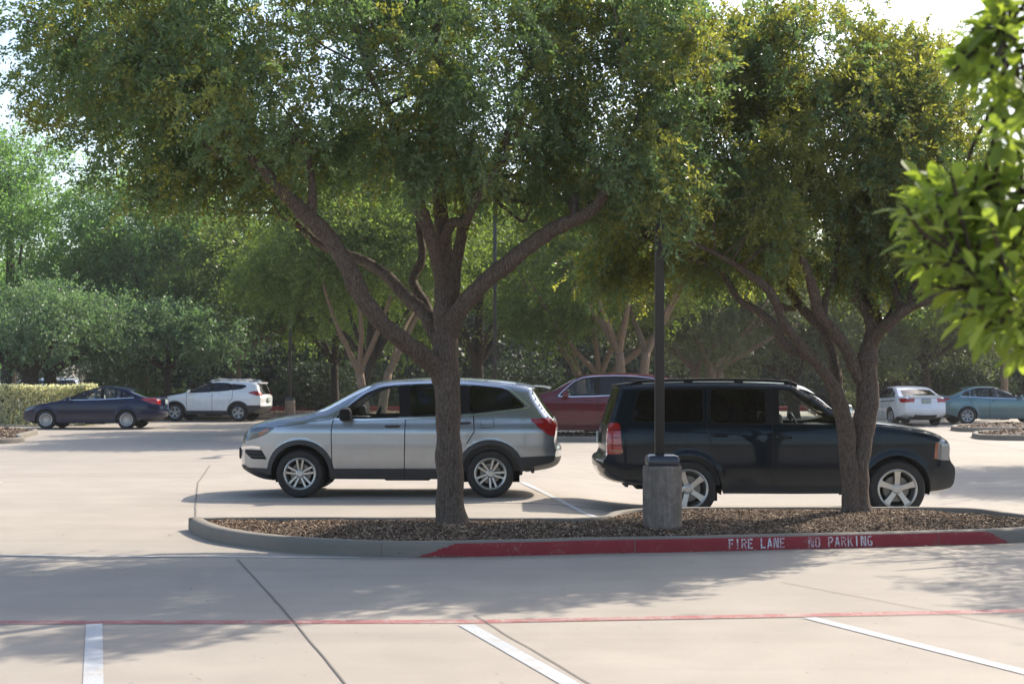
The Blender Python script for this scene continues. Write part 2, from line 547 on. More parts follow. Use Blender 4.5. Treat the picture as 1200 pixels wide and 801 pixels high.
def make_wheel(root, name, c, r, rr, width, side, style, mats, turn=0.0, parts=True):
    """side = -1: the outer face looks to -y"""
    hub = MB()
    y0 = width / 2
    # brake disc and hub carrier (the wheel's own mesh)
    hub.lathe([(0.0, y0 - .09), (rr * .66, y0 - .09), (rr * .66, y0 - .12), (0.0, y0 - .12)], 28, 'y', (0, 0, 0), 0, side)
    hub.lathe([(0.0, y0 - .15), (rr * .98, y0 - .15)], 28, 'y', (0, 0, 0), 1, side)
    w = hub.build(name, [M['disc'], M['well']], root)
    w.location = c
    ty = MB()
    prof = [(rr - .004, -y0 + .02), (rr + .02, -y0), (r * .93, -y0 + .004), (r - .012, -y0 + .03), (r, -y0 + .06),
            (r, y0 - .06), (r - .012, y0 - .03), (r * .955, y0 - .006), (r * .90, y0 + .002), (rr + .035, y0 + .004), (rr + .012, y0 - .006), (rr - .004, y0 - .016)]
    ty.lathe(prof, 56, 'y', (0, 0, 0), 0, side)
    ty.build('tyre', M['tyre'], w, sharp=60)
    rm = MB()
    rm.lathe([(rr + .006, y0 - .012), (rr + .008, y0 - .002), (rr - .004, y0 + .003), (rr - .022, y0 - .006), (rr - .03, y0 - .03), (rr - .045, y0 - .13)], 56, 'y', (0, 0, 0), 0, side)
    n, kind = style
    yo, yi = y0 - .012, y0 - .055

    def spoke(ang, prof2):
        ca, sa = math.cos(ang), math.sin(ang)
        f0 = lambda u, v: (u * ca - v * sa, side * (yo - .012 * (1 - u / rr) ** 2 - .010 * (u < rr * .3)), u * sa + v * ca)
        f1 = lambda u, v: (u * ca - v * sa, side * yi, u * sa + v * ca)
        rm.prism(prof2, f0, f1, 0)
    R0, R1 = rr * .14, rr - .016
    for i in range(n):
        a = turn + 2 * math.pi * i / n
        if kind == 'double':
            for s in (-1, 1):
                o = s * rr * .115
                spoke(a + s * .045, [(R0, o * .5 - rr * .055), (R1 * .62, o - rr * .058), (R1, o * 1.35 - rr * .07), (R1, o * 1.35 + rr * .07), (R1 * .62, o + rr * .058), (R0, o * .5 + rr * .055)])
        elif kind == 'broad':
            spoke(a, [(R0, -rr * .13), (R1 * .5, -rr * .125), (R1 * .85, -rr * .15), (R1, -rr * .20), (R1, rr * .20), (R1 * .85, rr * .15), (R1 * .5, rr * .125), (R0, rr * .13)])
        elif kind == 'cap':
            spoke(a, [(R0, -rr * .14), (R1 * .6, -rr * .15), (R1, -rr * .27), (R1, rr * .27), (R1 * .6, rr * .15), (R0, rr * .14)])
        else:
            spoke(a, [(R0, -rr * .10), (R1 * .6, -rr * .085), (R1, -rr * .13), (R1, rr * .13), (R1 * .6, rr * .085), (R0, rr * .10)])
    rm.lathe([(rr * .30, yi), (rr * .29, yo - .016), (rr * .20, yo - .006), (rr * .17, yo - .004), (rr * .16, yo - .010), (0.0, yo - .010)], 28, 'y', (0, 0, 0), 0, side)
    for i in range(5):
        a = turn + math.pi / 5 + 2 * math.pi * i / 5
        rm.lathe([(.011, yo - .03), (.011, yo - .012), (0, yo - .012)], 8, 'y', (rr * .235 * math.cos(a), 0, rr * .235 * math.sin(a)), 1, side)
    rm.build('rim', [mats, M['seam']], w, sharp=30)
    return w


def build_car(name, label, cat, spec, loc, rz, group=None, body=None, detail=1.0):
    """x runs from the nose to the tail with the front axle at 0, -y is the near side"""
    root = thing(name, label, cat, loc, rz, group)
    S = spec; bodymat = body or S['paint']
    P0 = [(p[0], p[1]) for p in S['outline']]; T0 = [p[2] for p in S['outline']]
    Pc, Tc = chaikin(P0, T0, 2)
    Pr, Tr = resample(Pc, Tc, .03 / detail)
    N = len(Pr)
    tang = np.gradient(Pr, axis=0); tang /= np.linalg.norm(tang, axis=1)[:, None]
    nrm = np.stack([-tang[:, 1], tang[:, 0]], 1)        # outward: outline runs nose -> roof -> tail (clockwise seen from -y)
    cr = np.array([S.get('crown', {}).get(t, CROWN[t]) for t in Tr])
    for _ in range(10): cr = np.convolve(np.pad(cr, 1, mode='edge'), [.25, .5, .25], 'valid')
    E = Pr - nrm * cr[:, None]                              # edge curve: where side meets top
    # undo fold-backs of the inset curve
    for _ in range(4):
        E[1:-1] = E[1:-1] * .5 + (E[:-2] + E[2:]) * .25
    W = S['W']; sec = pchip(*zip(*S['section']))
    xf, xr = E[:, 0].min(), E[:, 0].max()
    lf, af = S.get('nose', (.85, .26)); lr, ar = S.get('tail', (.65, .16))
    topE = E[[i for i, t in enumerate(Tr) if t in 'hwrkd'] or [0]]
    rnd = S.get('round', .10)
    arches = [(0.0, S['wz'], S['arch']), (S['wb'], S['wz'], S['arch'])]
    flare = S.get('flare', (.09, .018))

    def Yf(P):
        x, z = P[:, 0], P[:, 1]
        plan = W * (1 - af * np.clip((xf + lf - x) / lf, 0, 1.2) ** 2.4) * (1 - ar * np.clip((x - xr + lr) / lr, 0, 1.2) ** 2.2)
        y = plan - sec(z)
        d = seg_dist(P, topE)
        k = np.clip(1 - d / rnd, 0, .93)
        y = y - rnd * (1 - np.sqrt(1 - k * k)) * .8
        for (cx, cz, ra) in arches:
            q = np.sqrt((x - cx) ** 2 + (z - cz) ** 2)
            k2 = np.clip(1 - (q - ra) / flare[0], 0, 1); y = y + flare[1] * k2 * k2 * (3 - 2 * k2)
        return y

    # ---- 2-D side domain
    zb = S['sill']; zbf, zbr = E[0, 1], E[-1, 1]
    rear_arc = arc_pts(S['wb'], S['wz'], S['arch'], min(zbr, zb + .05), 22)[::-1]
    front_arc = arc_pts(0, S['wz'], S['arch'], min(zbf, zb + .05), 22)[::-1]
    loop = [tuple(p) for p in E] + rear_arc + [(S['wb'] - S['arch'] - .02, zb), (S['wb'] / 2, zb - .005), (S['arch'] + .02, zb)] + front_arc
    polys = [loop] + [r['poly'] for r in S['regions']]
    verts, edges = [], []
    for pl in polys:
        pts = []
        n = len(pl)
        for i in range(n):
            a = np.array(pl[i]); b = np.array(pl[(i + 1) % n])
            m = max(1, int(np.linalg.norm(b - a) / (.08 / detail)))
            for j in range(m): pts.append(a + (b - a) * j / m)
        o = len(verts); verts += [tuple(p) for p in pts]
        edges += [(o + i, o + (i + 1) % len(pts)) for i in range(len(pts))]
    st = .055 / detail
    gx, gz = np.meshgrid(np.arange(xf - .02, xr + .02, st), np.arange(.15, E[:, 1].max() + .02, st))
    G = np.stack([gx.ravel(), gz.ravel()], 1)
    G = G[inside(loop, G)]
    verts += [tuple(p) for p in G]
    # finer points close to the rounded shoulder
    fine = []
    for i in range(0, len(topE), 2):
        for q in (.018, .042, .075):
            p = topE[i] * 1.0
            j = np.argmin(((E - p) ** 2).sum(1)); fine.append(p - nrm[j] * q)
    fine = np.array(fine); fine = fine[inside(loop, fine)]
    verts += [tuple(p) for p in fine]
    v2, _, f2, _, _, _ = delaunay_2d_cdt([Vector((float(a), float(b))) for a, b in verts], edges, [], 0, 1e-4)
    V2 = np.array([(v.x, v.y) for v in v2]); T = np.array([tuple(f) for f in f2 if len(f) == 3])
    C = V2[T].mean(1)
    keep = inside(loop, C); T = T[keep]; C = C[keep]
    region = np.full(len(T), -1)
    for k, r in enumerate(S['regions']):
        m = inside(r['poly'], C) & (region < 0); region[m] = k
    Y = Yf(V2); e = .004
    dx = (Yf(V2 + [e, 0]) - Yf(V2 - [e, 0])) / (2 * e); dz = (Yf(V2 + [0, e]) - Yf(V2 - [0, e])) / (2 * e)
    n3 = np.stack([-dx, np.ones_like(dx), -dz], 1); n3 /= np.linalg.norm(n3, axis=1)[:, None]

    acc = {}

    def put(key, mat, verts, norms, faces):
        a = acc.setdefault(key, dict(v=[], n=[], f=[], m=[], mats=[]))
        if mat not in a['mats']: a['mats'].append(mat)
        mi = a['mats'].index(mat); o = len(a['v'])
        a['v'] += [tuple(x) for x in verts]; a['n'] += [tuple(x) for x in norms]
        a['f'] += [tuple(int(i) + o for i in f) for f in faces]; a['m'] += [mi] * len(faces)

    def side_part(key, mat, mask, s, off=0.0):
        t = T[mask]
        if not len(t): return
        u, inv = np.unique(t, return_inverse=True); t2 = inv.reshape(t.shape)
        nn = n3[u] * [1, s, 1]
        p = np.stack([V2[u, 0], s * Y[u], V2[u, 1]], 1) + nn * off
        # orientation
        a, b, c = p[t2[:, 0]], p[t2[:, 1]], p[t2[:, 2]]
        fl = np.einsum('ij,ij->i', np.cross(b - a, c - a), nn[t2[:, 0]]) < 0
        t2[fl] = t2[fl][:, ::-1]
        put(key, mat, p, nn, t2)

    def ribbon(key, mat, pts, width, s, off=.002, closed=False):
        pts = [np.array(p, float) for p in pts]
        if closed: pts = pts + [pts[0]]
        q = [pts[0]]
        for a, b in zip(pts[:-1], pts[1:]):
            m = max(1, int(np.linalg.norm(b - a) / .04))
            q += [a + (b - a) * j / m for j in range(1, m + 1)]
        q = np.array(q)
        tg = np.gradient(q, axis=0)
        if closed: tg[0] = tg[-1] = q[1] - q[-2]
        tg /= np.maximum(np.linalg.norm(tg, axis=1), 1e-9)[:, None]
        nn = np.stack([-tg[:, 1], tg[:, 0]], 1) * width / 2
        rows = []
        for k, o2 in ((-1, off * .2), (-.6, off), (.6, off), (1, off * .2)):
            r = q + nn * k; rows.append(np.stack([r[:, 0], s * (Yf(r) + o2), r[:, 1]], 1))
        m = len(q); vs = np.concatenate(rows)
        fs = []
        for rr in range(3):
            for i in range(m - 1):
                f = (rr * m + i, rr * m + i + 1, (rr + 1) * m + i + 1, (rr + 1) * m + i)
                fs.append(f if s > 0 else f[::-1])
        nr = np.tile(np.array([[0, s, 0.0]]), (len(vs), 1))
        h = [(Yf(q + [e, 0]) - Yf(q - [e, 0])) / (2 * e), (Yf(q + [0, e]) - Yf(q - [0, e])) / (2 * e)]
        nq = np.stack([-h[0], np.full(m, 1.0), -h[1]], 1); nq /= np.linalg.norm(nq, axis=1)[:, None]
        nr = np.tile(nq * [1, s, 1], (4, 1))
        # orient
        p = vs; f0 = fs[0]
        if np.dot(np.cross(p[f0[1]] - p[f0[0]], p[f0[2]] - p[f0[0]]), nr[f0[0]]) < 0: fs = [f[::-1] for f in fs]
        put(key, mat, vs, nr, fs)

    for s in (-1, 1):
        side_part('body', bodymat, region < 0, s)
        for k, r in enumerate(S['regions']):
            key = r['part'] if not r.get('each', True) else f"{r['part']}|{k}|{s}"
            if r.get('one'): key = f"{r['one']}|{k}|{s}"
            side_part(key, r.get('mat') or bodymat, region == k, s, r.get('off', 0))
        for rk, (rkey, mat, pts, width, off, closed) in enumerate(S.get('ribbons', [])):
            ribbon(f'{rkey}|r{rk}|{s}', mat, pts, width, s, off, closed)
    # ---- the strip over hood, glass, roof, tail
    ts = np.array(sorted(set(np.round(np.concatenate([np.linspace(-1, 1, 23), S.get('tknots', []), -np.array(S.get('tknots', []))]), 4))))
    Ye = Yf(E)
    pw = 2.4
    grid = np.zeros((N, len(ts), 3))
    for j, t in enumerate(ts):
        c = cr * (1 - abs(t) ** pw)
        q = E + nrm * c[:, None]
        grid[:, j, 0] = q[:, 0]; grid[:, j, 2] = q[:, 1]; grid[:, j, 1] = t * Ye
    gu = np.gradient(grid, axis=0); gv = np.gradient(grid, axis=1)
    gn = np.cross(gu, gv); gn /= np.maximum(np.linalg.norm(gn, axis=2), 1e-9)[:, :, None]
    ref = np.zeros_like(gn); ref[:, :, 0] = nrm[:, None, 0]; ref[:, :, 2] = nrm[:, None, 1]
    sgn = np.sign((gn * ref).sum(2)); sgn[sgn == 0] = 1; gn *= sgn[:, :, None]
    # match the side's normals at the shoulder
    cells = {}
    zones = S.get('zones', [])
    for i in range(N - 1):
        for j in range(len(ts) - 1):
            t = abs(ts[j] + ts[j + 1]) / 2; z = (Pr[i, 1] + Pr[i + 1, 1]) / 2; x = (Pr[i, 0] + Pr[i + 1, 0]) / 2
            key, mat = 'body', bodymat
            for (part, mt, x0, x1, z0, z1, t0, t1) in zones:
                if x0 <= x <= x1 and z0 <= z <= z1 and t0 <= t <= t1:
                    key, mat = part, mt or bodymat; break
            else:
                tg = Tr[i]
                if tg == 'w': key, mat = ('windshield', S.get('screen', M['glass_screen'])) if t < .90 else ('body', bodymat)
                elif tg == 'k': key, mat = ('rear_window', S.get('rearglass', M['glass_tint'])) if t < S.get('kt', .86) else ('body', bodymat)
                elif tg == 't': key, mat = ('tailgate', bodymat) if t < .88 else ('body', bodymat)
                elif tg == 'h': key, mat = ('hood', bodymat) if t < .93 else ('body', bodymat)
                elif tg == 'g': key, mat = ('grille', M['clad']) if t < .70 else ('body', bodymat)
                elif tg in 'bB': key, mat = 'bumper', (S.get('bumpmat') or bodymat)
            if key == 'taillight' or key == 'headlight': key = f'{key}|z|{1 if ts[j] > 0 else -1}'
            if key == 'bumper': key = 'bumper|' + ('f' if i < N / 2 else 'r')
            cells.setdefault((key, mat), []).append((i, j))
    for (key, mat), lst in cells.items():
        ids = {}; vs = []; ns = []; fs = []
        for (i, j) in lst:
            q = []
            for a, b in ((i, j), (i + 1, j), (i + 1, j + 1), (i, j + 1)):
                if (a, b) not in ids:
                    ids[(a, b)] = len(vs); vs.append(grid[a, b]); ns.append(gn[a, b])
                q.append(ids[(a, b)])
            p0, p1, p2 = vs[q[0]], vs[q[1]], vs[q[2]]
            if np.dot(np.cross(p1 - p0, p2 - p0), ns[q[0]]) < 0: q = q[::-1]
            fs.append(q)
        put(key, mat, vs, ns, fs)
    # ---- wheel wells and underside
    wl = MB()
    for (cx, cz, ra) in arches:
        arc = np.array(arc_pts(cx, cz, ra, max(zb, .2) - .02, 20))
        ya = Yf(arc) - .002
        for s in (-1, 1):
            n = len(arc)
            vs = [(p[0], s * y, p[1]) for p, y in zip(arc, ya)] + [(p[0], s * .52, p[1]) for p in arc]
            wl.add(vs, [(i, i + 1, n + i + 1, n + i) for i in range(n - 1)])
            wl.add([(cx - ra, s * .53, .2), (cx + ra, s * .53, .2), (cx + ra, s * .53, cz + ra), (cx - ra, s * .53, cz + ra)], [(0, 1, 2, 3)])
    fl = zb + .03
    x0, x1 = xf + .30, xr - .50
    wl.rbox(((x0 + x1) / 2, 0, fl + .06), (x1 - x0, 1.0, .13), .02)
    a, b = S['arch'] + .01, S['wb'] - S['arch'] - .01
    wl.rbox(((a + b) / 2, 0, fl + .05), (b - a, 2 * W - .22, .09), .02)
    wl.rbox((S['wb'] + .05, 0, S['wz'] - .05), (.12, 1.3, .12), .03)       # rear axle
    wl.rbox((.02, 0, S['wz'] - .07), (.10, 1.3, .09), .03)
    wl.rbox((S['wb'] * .55, -.35, fl - .04), (.7, .18, .10), .03)
    wl.build('underbody', M['well'], root, smooth=False)
    # ---- cabin
    cab = MB(); bx0, bx1, bz = S['cabin']                                   # x range and belt height
    ins = W - .17
    cab.rbox(((bx0 + bx1) / 2, 0, fl + .13), (bx1 - bx0, 2 * ins, .05), .01)
    for s in (-1, 1): cab.rbox(((bx0 + bx1) / 2, s * (ins + .02), (fl + bz) / 2 + .03), (bx1 - bx0, .05, bz - fl - .10), .015)
    cab.rbox((bx0 + .03, 0, (fl + bz) / 2 - .05), (.05, 2 * ins, bz - fl - .12), .01)
    cab.rbox((bx0 + .22, 0, bz - .10), (.46, 2 * ins - .04, .20), .06)      # dashboard
    cab.rbox((bx1, 0, (fl + bz) / 2), (.05, 2 * ins, bz - fl - .1), .01)
    cab.build('cabin_lining', M['interior'], root)
    st_mat = S.get('seatmat', M['seat'])
    for (sx, sy, wd) in S['seats']:
        q = MB()
        q.rbox((sx, sy, bz - .50), (.50, wd, .16), .05)
        q.rbox((sx + .26, sy, bz - .16), (.15, wd, .66), .06, rot=None, taper=.86)
        nh = 1 if wd < .7 else 2
        for h in range(nh):
            q.rbox((sx + .29, sy + (0 if nh == 1 else (h - .5) * .7), bz + .26), (.10, .26, .17), .045)
        q.build('seat', st_mat, root)
    sw = MB(); cx, cy = bx0 + .62, -S.get('wheelside', -1) * -.37
    cy = S.get('wheel_y', -.37)
    ring = [(cx + .07 * math.cos(a) * 1.0 + 0, cy + .185 * math.sin(a), bz - .02 + .175 * math.cos(a)) for a in np.linspace(0, 2 * math.pi, 25)]
    sw.tube(ring, .017, 6, caps=False)
    sw.tube([(cx, cy, bz - .02), (cx - .25, cy, bz - .14)], .03, 6)
    sw.tube([ring[6], ring[18]], .018, 5)
    sw.build('steering_wheel', M['clad'], root)
    # ---- emit parts
    objs = {}
    for key, a in acc.items():
        nm = key.split('|')[0]
        o = mesh_obj(nm, a['v'], a['f'], a['mats'], root, a['m'], True, a['n'])
        objs[key] = o
    # ---- wheels
    tr = S.get('track', W - .125)
    for wx in (0.0, S['wb']):
        for s in (-1, 1):
            make_wheel(root, 'wheel', (wx, s * tr, S['wz']), S['wr'], S['rr'], S.get('tw', .235), s, S['spokes'], S.get('rimmat', M['rim']), .3 * wx + .31 + S.get('turn', 0))
    # ---- handles and mirrors
    for (hx, hz, hl) in S.get('handles', []):
        for s in (-1, 1):
            q = MB(); y = float(Yf(np.array([[hx, hz]]))[0])
            q.tube([(hx - hl / 2, s * (y - .005), hz), (hx - hl / 2 + .03, s * (y + .03), hz), (hx + hl / 2 - .03, s * (y + .03), hz + .004), (hx + hl / 2, s * (y - .005), hz + .004)], [.014, .018, .018, .014], 8)
            # the handle belongs to the door under it
            dk = None
            for k, r in enumerate(S['regions']):
                if r['part'] == 'door' and inside(r['poly'], np.array([[hx, hz]]))[0]: dk = f'door|{k}|{s}'
            q.build('handle', S.get('handlemat') or bodymat, objs.get(dk, root))
    if 'mirror' in S:
        mx, mz = S['mirror']
        for s in (-1, 1):
            y = float(Yf(np.array([[mx + .02, mz - .04]]))[0])
            q = MB()
            ms = S.get('mirror_size', 1.0)
            q.rbox((mx, s * (y + .155), mz), (.15 * ms, .24, .155 * ms), .055, rot=None, taper=.9)
            q.rbox((mx + .01, s * (y + .02), mz - .055), (.09, .14, .045), .015)
            q.add([(mx + .0765, s * (y + .06), mz - .05), (mx + .0765, s * (y + .25), mz - .05), (mx + .0765, s * (y + .25), mz + .055), (mx + .0765, s * (y + .06), mz + .055)], [(0, 1, 2, 3)], 1)
            q.build('mirror', [S.get('mirrormat') or bodymat, M['chrome']], root)
    if S.get('rails'):
        rx0, rx1, rz, ry = S['rails']
        for s in (-1, 1):
            q = MB(); top = S.get('railh', .05)
            def roofz(x): return float(np.interp(x, *zip(*sorted((p[0], p[1]) for p, t in zip(Pr, Tr) if t == 'r'))))
            pts = [(rx0, s * ry, roofz(rx0) - .03)] + [(x, s * ry, roofz(x) + rz) for x in np.linspace(rx0 + .12, rx1 - .12, 9)] + [(rx1, s * ry, roofz(rx1) - .03)]
            q.tube(pts, .019, 8)
            for x in np.linspace(rx0 + .12, rx1 - .12, 4): q.rbox((x, s * ry, roofz(x) + rz / 2 - .02), (.13, .035, rz + .03), .008)
            q.build('roof_rail', S.get('railmat', M['trimblack']), root)
        if S.get('crossbars'):
            for x in S['crossbars']:
                q = MB(); q.tube([(x, -ry - .03, roofz(x) + rz + .01), (x, 0, roofz(x) + rz + .02), (x, ry + .03, roofz(x) + rz + .01)], .016, 6)
                q.build('crossbar', S.get('railmat', M['trimblack']), root)
    if S.get('spoiler'):
        sx, sz, sl, sw2 = S['spoiler']
        q = MB()
        q.add([(sx - .22, -sw2, sz + .018), (sx + sl, -sw2 * .96, sz - .025), (sx + sl, sw2 * .96, sz - .025), (sx - .22, sw2, sz + .018),
               (sx - .22, -sw2, sz - .05), (sx + sl, -sw2 * .96, sz - .065), (sx + sl, sw2 * .96, sz - .065), (sx - .22, sw2, sz - .05)],
              [(0, 1, 2, 3), (4, 5, 6, 7), (0, 1, 5, 4), (3, 2, 6, 7), (1, 2, 6, 5), (0, 3, 7, 4)])
        q.build('spoiler', bodymat, root, smooth=False)
    if S.get('plates'):
        for (px_, pz_, nx) in S['plates']:
            q = MB(); q.rbox((px_, 0, pz_), (.02, .32, .16), .006, 0)
            q.rbox((px_ - nx * .009, 0, pz_), (.01, .34, .175), .004, 1)
            q.build('number_plate', [S.get('platemat', M['plate']), M['clad']], root)
    if S.get('antenna'):
        ax, az = S['antenna']; q = MB(); q.rbox((ax, 0, az + .03), (.16, .05, .07), .02, taper=.5); q.build('antenna', bodymat, root)
    return root


def rect_ring(poly, grow):
    """grow a convex-ish polygon outward"""
    P = np.asarray(poly, float); c = P.mean(0); n = len(P)
    area = 0.5 * sum(P[i][0] * P[(i + 1) % n][1] - P[(i + 1) % n][0] * P[i][1] for i in range(n))
    out = []
    for i in range(n):
        a = P[i] - P[i - 1]; b = P[(i + 1) % n] - P[i]
        na = np.array([a[1], -a[0]]) / (np.linalg.norm(a) + 1e-9); nb = np.array([b[1], -b[0]]) / (np.linalg.norm(b) + 1e-9)
        m = na + nb; m /= np.linalg.norm(m) + 1e-9
        k = 1 / max(.55, float(np.dot(m, na)))
        out.append(tuple(P[i] + m * grow * k * (1 if area > 0 else -1)))
    return out


def roundpoly(poly, n=2):
    """round the corners of a closed polygon a little"""
    P = [np.array(p, float) for p in poly]
    for _ in range(n):
        Q = []
        for i in range(len(P)):
            a, b = P[i], P[(i + 1) % len(P)]; L = np.linalg.norm(b - a); k = min(.25, .03 / max(L, 1e-6))
            Q += [a + (b - a) * k, b - (b - a) * k]
        P = Q
    return [tuple(p) for p in P]


def arch_ring(cx, cz, r0, r1, zb, zmin=None):
    a = arc_pts(cx, cz, r0 - .03, zb, 20); b = arc_pts(cx, cz, r1, zb, 20, .02)
    return b + a[::-1]


def windows(lst, mats, trim, tw=.03):
    regs, rib = [], []
    for w, m in zip(lst, mats):
        p = roundpoly(w, 2)
        regs.append(dict(part='window', poly=p, mat=m, off=-.004))
        rib.append(('window_seal', M['trimblack'], p, tw * .75, .003, True))
    return regs, rib
# ---------------------------------------------------------------- vehicle shapes (metres, front axle at 0)
def spec_silver_suv():
    wb = 2.82; wz = .354
    out = [(-.50, .20, 'b'), (-.70, .22, 'b'), (-.99, .36, 'b'), (-1.02, .50, 'b'), (-1.0, .70, 'g'), (-.985, .84, 'g'), (-.95, .93, 'h'), (-.86, 1.02, 'h'), (-.76, 1.085, 'h'),
           (-.50, 1.165, 'h'), (-.2, 1.215, 'h'), (.12, 1.245, 'w'), (.50, 1.46, 'w'), (.90, 1.675, 'r'), (1.15, 1.73, 'r'), (1.45, 1.757, 'r'), (1.95, 1.783, 'r'), (2.45, 1.778, 'r'),
           (3.0, 1.745, 'r'), (3.36, 1.69, 'r'), (3.49, 1.655, 'k'), (3.50, 1.60, 'k'), (3.60, 1.44, 'k'), (3.73, 1.25, 't'), (3.82, 1.16, 't'), (3.86, 1.05, 't'), (3.83, .88, 't'), (3.82, .78, 'B'),
           (3.90, .745, 'B'), (3.91, .60, 'B'), (3.88, .47, 'B'), (3.74, .38, 'B'), (3.35, .33, 'B')]
    w1 = [(.60, 1.185), (.74, 1.36), (.97, 1.535), (1.20, 1.625), (1.46, 1.655), (1.49, 1.20), (1.0, 1.185)]
    w2 = [(1.63, 1.205), (1.61, 1.665), (2.0, 1.675), (2.385, 1.665), (2.385, 1.235)]
    w3 = [(2.50, 1.245), (2.50, 1.658), (2.96, 1.615), (3.07, 1.58), (3.33, 1.36), (3.28, 1.335)]
    regs, rib = windows([w1, w2, w3], [M['glass_clear'], M['glass_tint'], M['glass_tint']], None)
    ch = [(.50, 1.165), (.62, 1.30), (.93, 1.548), (1.17, 1.652), (1.46, 1.688), (2.0, 1.702), (2.45, 1.696), (2.98, 1.643), (3.11, 1.60), (3.40, 1.355), (3.36, 1.325), (2.9, 1.268), (2.4, 1.21), (1.5, 1.168), (.9, 1.155)]
    black = [rect_ring([(1.49, 1.20), (1.46, 1.658), (1.61, 1.67), (1.63, 1.205)], .004), [(2.385, 1.235), (2.385, 1.668), (2.50, 1.66), (2.50, 1.245)]]
    for b in black: regs.append(dict(part='pillar_trim', one='pillar_trim', poly=b, mat=M['trimblack']))
    regs.append(dict(part='mirror_corner', one='pillar_trim', poly=[(.47, 1.175), (.60, 1.185), (.70, 1.31), (.62, 1.29)], mat=M['trimblack']))
    regs.append(dict(part='headlight', poly=roundpoly([(-.97, .85), (-.90, .99), (-.74, 1.035), (-.36, 1.045), (-.47, .955), (-.66, .875), (-.82, .835)], 1), mat=M['head_dark'], off=.004))
    regs.append(dict(part='taillight', poly=roundpoly([(3.40, 1.165), (3.9, 1.185), (3.9, .93), (3.72, .905), (3.62, .965)], 1), mat=M['tail_red'], off=.006))
    regs.append(dict(part='fog_vent', one='fog_vent', poly=[(-.91, .70), (-.58, .70), (-.50, .565), (-.74, .565)], mat=M['seam']))
    regs.append(dict(part='lower_cladding', one='lower_cladding', poly=[(.3, .43), (wb - .3, .43), (wb - .3, .1), (.3, .1)], mat=M['clad']))
    regs.append(dict(part='lower_cladding', one='lower_cladding', poly=arch_ring(0, wz, .435, .505, .26), mat=M['clad']))
    regs.append(dict(part='lower_cladding', one='lower_cladding', poly=arch_ring(wb, wz, .435, .505, .26), mat=M['clad']))
    regs.append(dict(part='lower_cladding', one='lower_cladding', poly=[(-1.3, .43), (-.75, .435), (-.30, .43), (-.30, .05), (-1.3, .05)], mat=M['clad']))
    regs.append(dict(part='lower_cladding', one='lower_cladding', poly=[(3.2, .60), (3.6, .615), (4.1, .62), (4.1, .1), (3.2, .1)], mat=M['clad']))
    d1 = [(.475, .43), (.465, 1.0), (.50, 1.16), (.95, 1.62), (1.3, 1.70), (1.55, 1.71), (1.535, .43)]
    d2 = [(1.56, .43), (1.575, 1.71), (2.3, 1.715), (2.44, 1.70), (2.57, 1.24), (2.58, .98), (2.42, .70), (2.32, .43)]
    regs += [dict(part='door', poly=d1), dict(part='door', poly=d2)]
    rib += [('panel_gap', M['seam'], [(.475, .45), (.465, 1.0), (.49, 1.15)], .014, .0025, False),
            ('panel_gap', M['seam'], [(1.545, .46), (1.555, 1.0), (1.56, 1.18)], .014, .0025, False),
            ('panel_gap', M['seam'], [(2.57, 1.22), (2.58, .98), (2.47, .80)], .014, .0025, False),
            ('panel_gap', M['seam'], [(1.545, .30), (1.545, .455)], .010, .0025, False),
            ('panel_gap', M['seam'], [(-.36, 1.05), (-.1, 1.08), (.2, 1.13), (.46, 1.165)], .008, .002, False),
            ('window_trim', M['chrome'], ch, .020, .006, True),
            ('panel_gap', M['seam'], [(2.68, 1.03), (2.87, 1.04), (2.87, 1.17), (2.68, 1.16), (2.68, 1.03)], .006, .002, False),
            ('lamp_strip', M['amber'], [(-.62, .93), (-.47, 1.02)], .055, .008, False),
            ('fog_trim', M['chrome'], [(-.92, .725), (-.75, .745), (-.60, .735)], .04, .008, False),
            ('fog_vent', M['clad'], [(-.86, .66), (-.56, .66)], .018, .010, False),
            ('fog_vent', M['clad'], [(-.80, .61), (-.53, .61)], .018, .010, False)]
    return dict(outline=out, W=1.0, wb=wb, wz=wz, wr=.354, rr=.232, arch=.435, sill=.275, regions=regs, ribbons=rib,
                section=[(.15, .10), (.28, .065), (.44, .03), (.47, .026), (.60, .012), (.80, .0), (.96, .0), (1.02, .008), (1.08, .026), (1.18, .045), (1.25, .068), (1.45, .15), (1.66, .245), (1.9, .36)],
                paint=M['silver'], spokes=(5, 'double'), turn=.0, handles=[(1.37, 1.058, .21), (2.42, 1.105, .20)], handlemat=M['clad'], mirror=(.69, 1.235), mirror_size=1.25, mirrormat=M['trimblack'],
                cabin=(.45, 3.45, 1.17), seats=[(1.25, -.4, .5), (1.25, .4, .5), (2.2, 0, 1.35), (2.95, 0, 1.2)], wheel_y=-.4, seatmat=M['seat'],
                zones=[('grille', M['chrome'], -1.2, -.8, .86, .90, 0, .66), ('number_plate_holder', M['clad'], -1.3, -.5, .52, .68, 0, .2),
                       ('taillight', M['tail_red'], 3.6, 4.1, .93, 1.17, .80, 1.0), ('headlight', M['head_dark'], -1.2, -.7, .84, 1.0, .72, 1.0),
                       ('bumper', M['clad'], -1.3, -.4, 0, .44, 0, 1), ('bumper', M['clad'], 3.0, 4.2, .0, .60, 0, 1)],
                tknots=[.66, .72, .8, .2], plates=[(-1.045, .62, -1)], platemat=M['seam'], spoiler=(3.42, 1.688, .05, .60), kt=.88, rearglass=M['glass_tint'])


